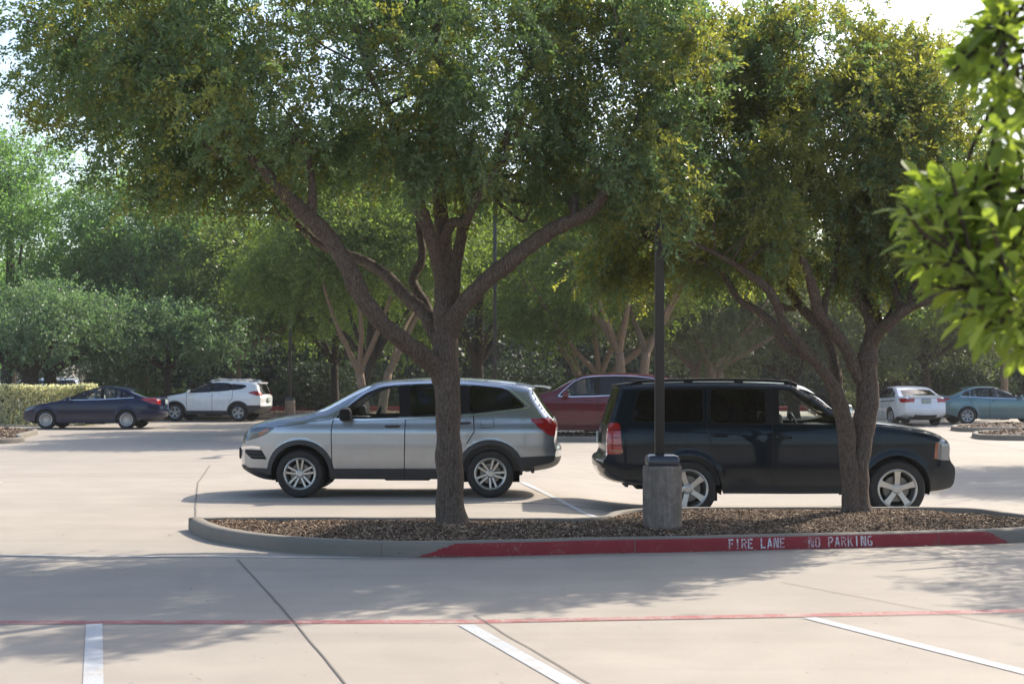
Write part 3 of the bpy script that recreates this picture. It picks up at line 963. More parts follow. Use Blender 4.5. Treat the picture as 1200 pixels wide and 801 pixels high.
def spec_black_suv():
    wb = 2.946; wz = .405
    out = [(-.48, .27, 'b'), (-.82, .30, 'b'), (-.95, .40, 'b'), (-.985, .60, 'b'), (-.955, .78, 'b'), (-.86, .81, 'g'), (-.85, 1.02, 'g'), (-.81, 1.12, 'h'), (-.64, 1.20, 'h'), (-.45, 1.255, 'h'),
           (-.05, 1.33, 'h'), (.42, 1.38, 'h'), (.53, 1.39, 'w'), (.80, 1.58, 'w'), (1.08, 1.81, 'w'), (1.22, 1.875, 'r'), (1.45, 1.91, 'r'), (1.85, 1.93, 'r'), (2.6, 1.94, 'r'), (3.4, 1.925, 'r'), (3.72, 1.90, 'r'),
           (3.90, 1.885, 'k'), (3.93, 1.82, 'k'), (4.02, 1.55, 'k'), (4.08, 1.36, 't'), (4.12, 1.28, 't'), (4.14, 1.0, 't'), (4.12, .87, 'B'), (4.22, .85, 'B'), (4.25, .76, 'B'), (4.21, .60, 'B'), (4.03, .46, 'B'), (3.62, .40, 'B')]
    w1 = [(.62, 1.35), (.88, 1.54), (1.06, 1.70), (1.28, 1.80), (1.655, 1.815), (1.66, 1.315), (.95, 1.30)]
    w2 = [(1.83, 1.315), (1.83, 1.82), (2.60, 1.82), (2.63, 1.60), (2.63, 1.33)]
    w3 = [(2.72, 1.335), (2.71, 1.82), (3.62, 1.80), (3.74, 1.42), (3.71, 1.345)]
    regs, rib = windows([w1, w2, w3], [M['glass_clear'], M['glass_dark'], M['glass_dark']], None)
    regs.append(dict(part='pillar_trim', one='pillar_trim', poly=[(1.66, 1.315), (1.655, 1.82), (1.83, 1.82), (1.83, 1.315)], mat=M['trimblack']))
    regs.append(dict(part='headlight', poly=roundpoly([(-1.0, .80), (-1.0, 1.09), (-.60, 1.095), (-.545, .835), (-.62, .81)], 1), mat=M['head_lamp'], off=.004))
    regs.append(dict(part='taillight', poly=roundpoly([(3.905, 1.33), (4.2, 1.33), (4.2, .89), (3.875, .90)], 1), mat=M['tail_red'], off=.012))
    d1 = [(.60, .42), (.58, 1.30), (.84, 1.60), (1.2, 1.83), (1.735, 1.85), (1.745, .42)]
    d2 = [(1.765, .42), (1.755, 1.85), (2.62, 1.845), (2.68, 1.3), (2.62, 1.05), (2.40, .80), (2.34, .42)]
    regs += [dict(part='door', poly=d1), dict(part='door', poly=d2)]
    rib += [('panel_gap', M['seam'], [(.60, .42), (.58, 1.30)], .014, .0025, False),
            ('panel_gap', M['seam'], [(1.755, .42), (1.75, 1.84)], .014, .0025, False),
            ('panel_gap', M['seam'], [(2.64, 1.83), (2.68, 1.3), (2.62, 1.05), (2.46, .86)], .014, .0025, False),
            ('side_moulding', M['black_blue'], [(.62, .62), (1.70, .62)], .09, .016, False), ('side_moulding', M['black_blue'], [(1.79, .62), (2.32, .62)], .09, .016, False),
            ('lamp_strip', M['amber'], [(-.575, 1.06), (-.555, .83)], .05, .010, False),
            ('tail_bars', M['seam'], [(3.89, 1.24), (4.05, 1.24)], .012, .018, False), ('tail_bars', M['seam'], [(3.88, 1.13), (4.05, 1.13)], .012, .018, False),
            ('tail_bars', M['seam'], [(3.87, 1.02), (4.05, 1.02)], .012, .018, False), ('lamp_strip', M['amber'], [(3.87, .94), (4.05, .94)], .06, .017, False),
            ('panel_gap', M['seam'], [(3.0, 1.0), (3.17, 1.0), (3.17, 1.2), (3.0, 1.2), (3.0, 1.0)], .006, .002, False)]
    return dict(outline=out, W=1.005, wb=wb, wz=wz, wr=.405, rr=.275, arch=.475, sill=.34, regions=regs, ribbons=rib, flare=(.10, .022),
                section=[(.2, .10), (.34, .05), (.50, .022), (.75, .0), (1.0, .0), (1.16, .012), (1.28, .04), (1.36, .07), (1.6, .14), (1.83, .215), (2.0, .30)],
                nose=(.75, .20), tail=(.35, .08), paint=M['black_blue'], spokes=(5, 'broad'), turn=.02, handles=[(1.60, 1.13, .22), (2.50, 1.16, .22)],
                mirror=(.74, 1.50), mirror_size=1.3, mirrormat=M['chrome'], cabin=(.55, 3.8, 1.29), seats=[(1.35, -.42, .55), (1.35, .42, .55), (2.3, 0, 1.4)], wheel_y=-.42, seatmat=M['seat'],
                zones=[('grille', M['chrome'], -1.2, -.6, .90, .93, 0, .62), ('taillight', M['tail_red'], 3.9, 4.4, .89, 1.34, .90, 1.0), ('headlight', M['head_lamp'], -1.1, -.6, .82, 1.07, .66, 1.0),
                       ('tailgate', M['clad'], 4.0, 4.3, 1.05, 1.22, 0, .25), ('bumper', M['chrome'], 3.9, 4.4, .58, .70, 0, .55)],
                tknots=[.62, .66, .90, .25, .55], crown=dict(b=.10, g=.07, h=.04, w=.10, r=.03, k=.045, t=.05, B=.11), rails=(1.35, 3.75, .008, .68), railh=.05,
                spoiler=(3.86, 1.895, .06, .66), kt=.90, rearglass=M['glass_dark'], screen=M['glass_screen'], tw=.27, track=.875, plates=[(4.165, 1.10, 1)], antenna=(1.5, 1.90))


def spec_sedan(kind):
    """three-box saloon; kind 'low' has a fast roofline, 'tall' a more upright tail"""
    wb = 2.795; wz = .325
    if kind == 'low':
        out = [(-.60, .17, 'b'), (-.86, .20, 'b'), (-.94, .34, 'b'), (-.95, .54, 'g'), (-.90, .68, 'h'), (-.66, .80, 'h'), (-.15, .92, 'h'), (.35, 1.01, 'h'), (.62, 1.07, 'w'), (1.10, 1.31, 'w'), (1.52, 1.44, 'r'), (2.0, 1.488, 'r'),
               (2.4, 1.465, 'r'), (2.72, 1.405, 'k'), (3.2, 1.235, 'k'), (3.50, 1.13, 'd'), (3.80, 1.115, 't'), (3.88, 1.03, 't'), (3.90, .80, 'B'), (3.96, .68, 'B'), (3.94, .42, 'B'), (3.72, .26, 'B'), (3.35, .22, 'B')]
        w1 = [(.74, 1.005), (1.14, 1.24), (1.52, 1.365), (1.88, 1.405), (1.91, 1.03)]
        w2 = [(1.99, 1.035), (1.97, 1.408), (2.34, 1.39), (2.57, 1.32), (2.58, 1.06)]
        w3 = [(2.63, 1.065), (2.63, 1.295), (3.0, 1.135), (2.98, 1.085)]
        tl = [(3.27, 1.02), (3.45, 1.07), (4.0, 1.06), (4.0, .88), (3.70, .87), (3.52, .93)]
        hl = [(-.90, .60), (-.84, .69), (-.58, .775), (-.28, .815), (-.42, .72), (-.66, .63)]
        pm = M['navy']; sp = (7, 'double'); belt = [(.62, .995), (1.9, 1.025), (3.05, 1.085)]
    else:
        out = [(-.58, .20, 'b'), (-.82, .24, 'b'), (-.93, .42, 'b'), (-.94, .56, 'g'), (-.90, .70, 'h'), (-.66, .80, 'h'), (-.1, .90, 'h'), (.45, .985, 'h'), (.70, 1.04, 'w'), (1.15, 1.29, 'w'), (1.50, 1.42, 'r'), (1.9, 1.472, 'r'),
               (2.35, 1.465, 'r'), (2.72, 1.405, 'k'), (3.1, 1.26, 'k'), (3.38, 1.13, 'd'), (3.82, 1.10, 't'), (3.90, 1.04, 't'), (3.92, .78, 'B'), (3.98, .66, 'B'), (3.96, .42, 'B'), (3.76, .28, 'B'), (3.38, .22, 'B')]
        w1 = [(.82, 1.0), (1.16, 1.20), (1.50, 1.34), (1.84, 1.382), (1.86, 1.03)]
        w2 = [(1.94, 1.035), (1.93, 1.385), (2.35, 1.37), (2.62, 1.305), (2.66, 1.06)]
        w3 = [(2.71, 1.065), (2.70, 1.29), (2.86, 1.22), (2.98, 1.14), (2.96, 1.08)]
        tl = [(3.40, 1.0), (4.05, 1.03), (4.05, .86), (3.62, .87)]
        hl = [(-1.0, .58), (-.9, .70), (-.62, .79), (-.34, .80), (-.46, .70), (-.74, .61)]
        pm = M['teal']; sp = (7, 'single'); belt = [(.60, .975), (1.9, 1.01), (3.05, 1.065)]
    regs, rib = windows([w1, w2, w3], [M['glass_clear']] * 3, None, .03)
    regs.append(dict(part='pillar_trim', one='pillar_trim', poly=[w1[-1], w1[-2], w2[1], w2[0]], mat=M['trimblack']))
    regs.append(dict(part='headlight', poly=roundpoly(hl, 1), mat=M['head_dark'], off=.004))
    regs.append(dict(part='taillight', poly=roundpoly(tl, 1), mat=M['tail_red'], off=.008))
    d1 = [(.62, .26), (.58, .98), (1.16, 1.28), (1.5, 1.40), (1.93, 1.425), (1.95, .26)]
    d2 = [(1.97, .26), (1.955, 1.425), (2.4, 1.40), (2.66, 1.32), (2.78, 1.05), (2.60, .70), (2.38, .45), (2.36, .26)]
    regs += [dict(part='door', poly=d1), dict(part='door', poly=d2)]
    rib += [('panel_gap', M['seam'], [(.62, .26), (.58, .98)], .016, .0025, False), ('panel_gap', M['seam'], [(1.96, .26), (1.95, 1.03)], .016, .0025, False),
            ('panel_gap', M['seam'], [(2.78, 1.05), (2.60, .70), (2.47, .56)], .016, .0025, False), ('window_trim', M['chrome'], belt, .022, .006, False),
            ('character_line', pm, [(.5, .84), (1.6, .87), (3.1, .93)], .05, .010, False)]
    return dict(outline=out, W=.918, wb=wb, wz=wz, wr=.328, rr=.218, arch=.375, sill=.215, regions=regs, ribbons=rib,
                section=[(.12, .10), (.22, .05), (.40, .018), (.62, .0), (.80, .008), (.90, .022), (1.0, .05), (1.1, .085), (1.25, .165), (1.42, .26), (1.6, .38)], round=.085,
                nose=(.72, .21), tail=(.65, .17), paint=pm, spokes=sp, handles=[(1.78, .90, .19), (2.62, .935, .19)], mirror=(.82, 1.035), cabin=(.70, 3.1, 1.0),
                seats=[(1.30, -.38, .5), (1.30, .38, .5), (2.15, 0, 1.3)], wheel_y=-.38, seatmat=M['seat_light'],
                zones=[('taillight', M['tail_red'], 3.7, 4.1, .87, 1.035, .58, 1.0), ('headlight', M['head_dark'], -1.1, -.7, .60, .70, .70, 1.0),
                       ('rear_valance', M['clad'], 3.5, 4.2, .0, .40, 0, .55)],
                tknots=[.58, .70, .55], crown=dict(b=.10, g=.10, h=.05, w=.10, r=.035, k=.075, d=.03, t=.07, B=.13), plates=[(3.945, .93, 1)], tw=.22, rimmat=M['rim_dull'] if kind == 'tall' else M['rim'])


def spec_compact_suv():
    wb = 2.66; wz = .36
    out = [(-.50, .24, 'b'), (-.74, .27, 'b'), (-.88, .45, 'b'), (-.90, .68, 'g'), (-.86, .84, 'h'), (-.64, .99, 'h'), (-.2, 1.09, 'h'), (.40, 1.175, 'w'), (.92, 1.46, 'w'), (1.26, 1.60, 'r'), (1.72, 1.665, 'r'), (2.3, 1.66, 'r'), (2.9, 1.63, 'r'), (3.38, 1.59, 'k'),
           (3.43, 1.48, 'k'), (3.53, 1.20, 't'), (3.63, .98, 't'), (3.61, .74, 'B'), (3.67, .66, 'B'), (3.65, .46, 'B'), (3.45, .34, 'B'), (3.2, .30, 'B')]
    w1 = [(.52, 1.16), (.92, 1.40), (1.26, 1.525), (1.50, 1.555), (1.52, 1.20)]
    w2 = [(1.60, 1.205), (1.58, 1.56), (2.10, 1.55), (2.28, 1.52), (2.30, 1.265)]
    w3 = [(2.36, 1.27), (2.34, 1.515), (2.88, 1.47), (2.98, 1.42), (2.80, 1.325)]
    regs, rib = windows([w1, w2, w3], [M['glass_tint'], M['glass_dark'], M['glass_dark']], None, .035)
    for b in ([w1[-1], w1[-2], w2[1], w2[0]], [w2[-1], w2[-2], w3[1], w3[0]]): regs.append(dict(part='pillar_trim', one='pillar_trim', poly=b, mat=M['trimblack']))
    regs.append(dict(part='headlight', poly=roundpoly([(-.95, .78), (-.86, .88), (-.5, 1.0), (-.30, 1.02), (-.5, .88), (-.75, .79)], 1), mat=M['head_lamp'], off=.004))
    regs.append(dict(part='taillight', poly=roundpoly([(3.05, 1.165), (3.3, 1.235), (3.8, 1.215), (3.8, 1.045), (3.38, 1.055)], 1), mat=M['tail_red'], off=.01))
    for pl in ([(.3, .44), (wb - .3, .44), (wb - .3, .1), (.3, .1)], arch_ring(0, wz, .42, .485, .27), arch_ring(wb, wz, .42, .485, .27), [(-1.3, .46), (-.3, .46), (-.3, .05), (-1.3, .05)], [(3.0, .66), (4.1, .66), (4.1, .1), (3.0, .1)]):
        regs.append(dict(part='lower_cladding', one='lower_cladding', poly=pl, mat=M['clad']))
    d1 = [(.50, .44), (.48, 1.14), (.9, 1.44), (1.25, 1.585), (1.54, 1.60), (1.56, .44)]
    d2 = [(1.58, .44), (1.565, 1.60), (2.3, 1.58), (2.42, 1.28), (2.42, .95), (2.25, .70), (2.16, .44)]
    regs += [dict(part='door', poly=d1), dict(part='door', poly=d2)]
    rib += [('panel_gap', M['seam'], [(.50, .44), (.48, 1.14)], .016, .0025, False), ('panel_gap', M['seam'], [(1.57, .44), (1.565, 1.19)], .016, .0025, False),
            ('panel_gap', M['seam'], [(2.42, 1.26), (2.42, .95), (2.28, .74)], .016, .0025, False)]
    return dict(outline=out, W=.92, wb=wb, wz=wz, wr=.358, rr=.225, arch=.42, sill=.28, regions=regs, ribbons=rib,
                section=[(.15, .09), (.28, .05), (.45, .02), (.7, .0), (.95, .004), (1.05, .02), (1.18, .05), (1.3, .095), (1.55, .21), (1.8, .33)],
                paint=M['white_paint'], spokes=(5, 'broad'), handles=[(1.42, 1.02, .2), (2.3, 1.06, .2)], mirror=(.64, 1.20), cabin=(.45, 3.2, 1.14), nose=(.8, .25), tail=(.55, .14),
                seats=[(1.15, -.38, .5), (1.15, .38, .5), (2.05, 0, 1.3)], wheel_y=-.38,
                zones=[('taillight', M['tail_red'], 3.3, 3.9, 1.05, 1.22, .74, 1.0), ('bumper', M['clad'], 3.0, 4.0, 0, .62, 0, 1), ('bumper', M['clad'], -1.2, -.3, 0, .46, 0, 1)],
                tknots=[.74], rails=(1.35, 3.2, .045, .56), railmat=M['rim_dull'], crossbars=(1.75, 2.85), spoiler=(3.32, 1.60, .13, .56), rearglass=M['glass_tint'], plates=[(3.66, .86, 1)], rimmat=M['rim_dull'], kt=.84)


def scaled(S, kx, kz):
    """a larger or smaller relative of a shape"""
    R = dict(S)
    R['outline'] = [(a * kx, b * kz, t) for a, b, t in S['outline']]
    R['regions'] = [dict(r, poly=[(a * kx, b * kz) for a, b in r['poly']]) for r in S['regions']]
    R['ribbons'] = [(a, b, [(p * kx, q * kz) for p, q in c], d, e, f) for a, b, c, d, e, f in S['ribbons']]
    R['section'] = [(a * kz, b) for a, b in S['section']]
    R['zones'] = [(a, b, x0 * kx, x1 * kx, z0 * kz, z1 * kz, t0, t1) for a, b, x0, x1, z0, z1, t0, t1 in S['zones']]
    for k in ('wz', 'wr', 'rr', 'arch', 'sill'): R[k] = S[k] * kz
    R['wb'] = S['wb'] * kx
    R['handles'] = [(a * kx, b * kz, c) for a, b, c in S['handles']]
    R['mirror'] = (S['mirror'][0] * kx, S['mirror'][1] * kz)
    a, b, c = S['cabin']; R['cabin'] = (a * kx, b * kx, c * kz)
    R['seats'] = [(a * kx, b, c) for a, b, c in S['seats']]
    if 'spoiler' in S: a, b, c, d = S['spoiler']; R['spoiler'] = (a * kx, b * kz, c, d)
    if 'plates' in S: R['plates'] = [(a * kx, b * kz, c) for a, b, c in S['plates']]
    if 'rails' in S: a, b, c, d = S['rails']; R['rails'] = (a * kx, b * kx, c, d)
    if 'crossbars' in S: R['crossbars'] = [k * kx for k in S['crossbars']]
    return R
# ---------------------------------------------------------------- ground sheet
def build_ground():
    xs = np.unique(np.concatenate([np.linspace(-420, -40, 12), np.linspace(-40, -14, 14), np.arange(-14, 26, .5), np.linspace(26, 60, 14), np.linspace(60, 420, 10)]))
    ys = np.unique(np.concatenate([np.linspace(-60, 4, 8), np.arange(4, 42, .5), np.linspace(42, 90, 16), np.linspace(90, 700, 10)]))
    X, Yy = np.meshgrid(xs, ys); Z = terrain(X, Yy)
    nx = len(xs)
    v = np.stack([X.ravel(), Yy.ravel(), Z.ravel()], 1)
    f = [(j * nx + i, j * nx + i + 1, (j + 1) * nx + i + 1, (j + 1) * nx + i) for j in range(len(ys) - 1) for i in range(nx - 1)]
    tag(mesh_obj('ground', v, f, M['concrete']), kind='structure')


def drape(name, pts, width, mat, lift=.005, jitter=0.0):
    """a painted strip or joint lying on the ground; pts are world (x, y)"""
    q = []
    for a, b in zip(pts[:-1], pts[1:]):
        a = np.array(a, float); b = np.array(b, float); m = max(1, int(np.linalg.norm(b - a) / .25))
        q += [a + (b - a) * j / m for j in range(m)]
    q.append(np.array(pts[-1], float)); q = np.array(q)
    if jitter: q[:, 0] += [jitter * noise.noise(Vector((p[0] * 2, p[1] * 2, 5))) for p in q]
    t = np.gradient(q, axis=0); t /= np.linalg.norm(t, axis=1)[:, None]
    n = np.stack([-t[:, 1], t[:, 0]], 1)
    rows = [q + n * width / 2, q - n * width / 2]
    v = [(p[0], p[1], float(terrain(p[0], p[1])) + lift) for r in rows for p in r]
    m = len(q)
    o = mesh_obj(name, v, [(m + i, m + i + 1, i + 1, i) for i in range(m - 1)], mat)
    return tag(o, kind='structure')


def pxl(*pp):
    return [tuple(at(x, y)[:2]) for x, y in pp]


def build_markings():
    drape('fire_lane_line', pxl((-400, 729.5), (0, 729), (560, 728), (1200, 715.5), (1500, 710)), .15, M['red_line'], .003)
    for a, b in (((110.5, 731), (108.5, 830)), ((546, 732), (722, 832)), ((948, 723.5), (1330, 820))):
        drape('stall_line', pxl(a, b), .115, M['white_line'], .0045)
    drape('stall_line', pxl((-420, 649), (0, 650.8), (422, 653.2)), .085, M['thin_line'], .0045)
    drape('stall_line', pxl((612, 565), (706, 607)), .105, M['white_line'], .0045)
    drape('stall_line', pxl((218, 586), (509, 588), (606, 589)), .10, M['thin_line'], .006)
    y = at(600, 589)[1]
    drape('stall_line', [(at(606, 589)[0], y), (2.4, y - .05), (7.2, y - .1)], .10, M['thin_line'], .007)
    for px in (-60, 470): drape('stall_line', pxl((px, 541), (px + 60, 566)), .11, M['thin_line'], .006)
    # joints of the concrete slabs
    J = [[(278, 655), (330, 711), (405, 801), (440, 845)], [(555, 721), (690, 801), (740, 832)], [(600, 728.5), (860, 724.5), (1140, 719.5), (1300, 716)],
         [(915, 682), (1010, 700), (1100, 717), (1240, 745)], [(246, 545), (232, 566), (229, 588), (229, 606)], [(960, 588), (1000, 596), (1080, 611)]]
    for k, j in enumerate(J):
        drape('pavement_joint', pxl(*j), (.013, .010, .009, .008, .022, .010)[k], M['joint'], .006, .012)
    for y in (25.5, 30.2, 35.0, 40.0, 46.0):
        drape('pavement_joint', [(-40, y + .3), (40, y - .3)], .018, M['joint'], .003)
    for x in (-13.6, 12.5, 17.5):
        drape('pavement_joint', [(x, 24), (x * 1.02, 52)], .018, M['joint'], .004)


# ---------------------------------------------------------------- kerbs and islands
def smooth_closed(pts, k=5):
    P = [np.array(p, float) for p in pts]; n = len(P); out = []
    for i in range(n):
        p0, p1, p2, p3 = P[i - 1], P[i], P[(i + 1) % n], P[(i + 2) % n]
        for j in range(k):
            t = j / k
            out.append(.5 * ((2 * p1) + (-p0 + p2) * t + (2 * p0 - 5 * p1 + 4 * p2 - p3) * t * t + (-p0 + 3 * p1 - 3 * p2 + p3) * t ** 3))
    return np.array(out)


def offset_in(P, d):
    t = np.roll(P, -1, 0) - np.roll(P, 1, 0); t /= np.maximum(np.linalg.norm(t, axis=1), 1e-9)[:, None]
    n = np.stack([-t[:, 1], t[:, 0]], 1)
    area = .5 * np.sum(P[:, 0] * np.roll(P[:, 1], -1) - np.roll(P[:, 0], -1) * P[:, 1])
    return P + n * d * (1 if area > 0 else -1)


KERB_ROWS = [(0.0, -.40), (0.0, .004), (.0015, .017), (.003, .030), (.0045, .043), (.006, .055), (.008, .068), (.010, .080), (.012, .093), (.014, .105), (.020, .119), (.026, .132), (.048, .147), (.080, .150), (.150, .148), (.158, .140), (.162, .02)]


def build_kerb(name, outline, red=None, scale=1.0, wob=.004):
    """outline: closed world polygon (x, y); red(i) -> True where that stretch of the face is painted"""
    P = np.asarray(outline); n = len(P)
    V = []
    for (ins, h) in KERB_ROWS:
        Q = offset_in(P, ins)
        for i, q in enumerate(Q):
            w = wob * noise.noise(Vector((q[0] * 1.7, q[1] * 1.7, h * 6)))
            V.append((q[0], q[1], h * scale + w))
    R = len(KERB_ROWS); f = []; m = []
    for r in range(R - 1):
        for i in range(n):
            j = (i + 1) % n
            f.append((r * n + i, r * n + j, (r + 1) * n + j, (r + 1) * n + i))
            m.append(1 if (red is not None and r < 11 and red(i, r)) else 0)
    o = mesh_obj(name, V, f, [M['kerb'], M['red_kerb']], None, m)
    bm = bmesh.new(); bm.from_mesh(o.data); bmesh.ops.recalc_face_normals(bm, faces=bm.faces[:]); bm.to_mesh(o.data); bm.free()
    return tag(o, kind='structure')


def fill_height(outline_in, height, step, seed=0):
    P = [Vector((float(a), float(b))) for a, b in outline_in]
    lo = outline_in.min(0); hi = outline_in.max(0)
    gx, gy = np.meshgrid(np.arange(lo[0], hi[0], step), np.arange(lo[1], hi[1], step))
    G = np.stack([gx.ravel(), gy.ravel()], 1); G = G + RNG.normal(0, step * .15, G.shape); G = G[inside(outline_in, G)]
    L = np.vstack([outline_in, outline_in[:1]])
    dist = seg_dist(G, L); G = G[dist > step * .4]
    n = len(P)
    v, _, f, _, _, _ = delaunay_2d_cdt(P + [Vector((float(a), float(b))) for a, b in G], [(i, (i + 1) % n) for i in range(n)], [], 0, 1e-5)
    V2 = np.array([(q.x, q.y) for q in v]); T = np.array([tuple(t) for t in f])
    T = T[inside(outline_in, V2[T].mean(1))]
    z = height(V2, seg_dist(V2, L))
    return np.column_stack([V2, z]), T


def scatter_chips(name, outline, hfun, n, size, mat, tilt=.35, flat=.006, parent=None):
    lo = outline.min(0); hi = outline.max(0); L = np.vstack([outline, outline[:1]])
    P = RNG.uniform(lo, hi, (int(n * 2.2), 2)); P = P[inside(outline, P)][:n]
    z = hfun(P, seg_dist(P, L)) + flat + RNG.uniform(0, .018, len(P))
    return chips(name, np.column_stack([P, z]), size, mat, tilt)


def chips(name, P, size, mat, tilt=.35):
    n = len(P)
    a = RNG.uniform(0, 2 * np.pi, n); L = RNG.uniform(size[0], size[1], n) * RNG.uniform(.5, 1, n); W = L * RNG.uniform(.16, .42, n)
    u = np.stack([np.cos(a), np.sin(a), RNG.normal(0, tilt, n)], 1); u /= np.linalg.norm(u, axis=1)[:, None]
    v = np.stack([-np.sin(a), np.cos(a), RNG.normal(0, tilt, n)], 1); v /= np.linalg.norm(v, axis=1)[:, None]
    u *= L[:, None] / 2; v *= W[:, None] / 2
    k = RNG.uniform(.4, 1, (n, 1))
    Q = np.stack([P - u - v * k, P + u - v, P + u * .9 + v * k, P - u * .8 + v], 1)
    return tag(quad_cloud(name, Q, mat), kind='stuff')


# the main island, kerb outline at the foot of the kerb, from photo pixels on the ground
front_px = [(221, 620.5), (234, 629), (262, 637), (330, 646), (410, 651), (490, 652.6), (600, 651), (700, 648.3), (800, 646.5), (900, 644), (1000, 641.5), (1090, 639), (1180, 636), (1250, 632)]
island = [at(x, y) for x, y in front_px]
zt = .15
right_back = [at(x, y, zt) for x, y in [(1330, 616), (1275, 607), (1200, 601), (1150, 594.5), (1090, 592.8), (900, 592.6), (800, 593.2), (745, 594.6), (716, 598), (700, 603.5)]]
left_back = [at(x, y, zt) for x, y in [(660, 605.6), (560, 605), (440, 604.4), (330, 604), (262, 604.5), (240, 605.2)]]
ISL = smooth_closed([(p.x, p.y) for p in island + right_back + left_back] , 6)
ISL_PX = np.array([(600 + F * x / y, y) for x, y in ISL])


def island_height(P, d):
    x, y = P[:, 0], P[:, 1]
    h = .105 + .06 * sstep(0, 1.0, d)
    h = h + np.array([.022 * noise.noise(Vector((a * 1.3, b * 1.3, 0))) + .012 * noise.noise(Vector((a * 5, b * 5, 2))) for a, b in P])
    return h - .05 * sstep(5.0, 5.6, x) * sstep(16.6, 17.4, y)


LETTERS = {  # stencil letters on a 4 x 6 grid: boxes (x0, y0, x1, y1) or sheared bars
    'F': [(0, 0, 1, 2.7), (0, 3.1, 1, 6), (1.3, 5, 3.4, 6), (1.3, 2.6, 2.9, 3.6)],
    'I': [(1.2, 0, 2.3, 6)],
    'R': [(0, 0, 1, 6), (1.3, 5, 2.8, 6), (2.6, 3.4, 3.6, 5.4), (1.3, 2.6, 2.8, 3.5), ('d', 1.7, 2.5, 2.8, 0, 1.0)],
    'E': [(0, 0, 1, 6), (1.3, 5, 3.4, 6), (1.3, 2.6, 2.9, 3.5), (1.3, 0, 3.4, 1)],
    'L': [(0, 0, 1, 6), (1.3, 0, 3.4, 1)],
    'A': [('d', 1.3, 6, .0, 0, 1.0), ('d', 1.5, 6, 2.8, 0, 1.0), (1.3, 1.4, 2.6, 2.3)],
    'N': [(0, 0, 1, 6), (2.8, 0, 3.8, 6), ('d', 1.0, 6, 2.0, 0, .9)],
    'O': [(0, .8, 1, 5.2), (2.6, .8, 3.6, 5.2), (.5, 5.1, 1.6, 6), (2.0, 5.1, 3.1, 6), (.5, 0, 1.6, .9), (2.0, 0, 3.1, .9)],
    'P': [(0, 0, 1, 6), (1.3, 5, 2.8, 6), (2.6, 3.3, 3.6, 5.4), (1.3, 2.4, 2.8, 3.3)],
    'K': [(0, 0, 1, 6), ('d', 2.6, 6, 1.2, 3.1, 1.0), ('d', 1.3, 2.9, 2.8, 0, 1.0)],
    'G': [(0, .8, 1, 5.2), (.6, 5.1, 3.3, 6), (.6, 0, 3.3, .9), (2.6, .8, 3.6, 2.7), (1.9, 2.3, 2.7, 3.1)],
    ' ': [],
}


def kerb_point(px, h):
    """a point on the kerb's front face above photo column px, at height fraction h (0 foot, 1 top)"""
    i = LET_I
    xs, ys = LET_XY
    X = np.interp(px, i, xs); Yy = np.interp(px, i, ys)
    hh = .006 + h * .128
    ins = np.interp(hh, [r[1] for r in KERB_ROWS[1:13]], [r[0] for r in KERB_ROWS[1:13]])
    return (X, Yy + ins - .004, hh)


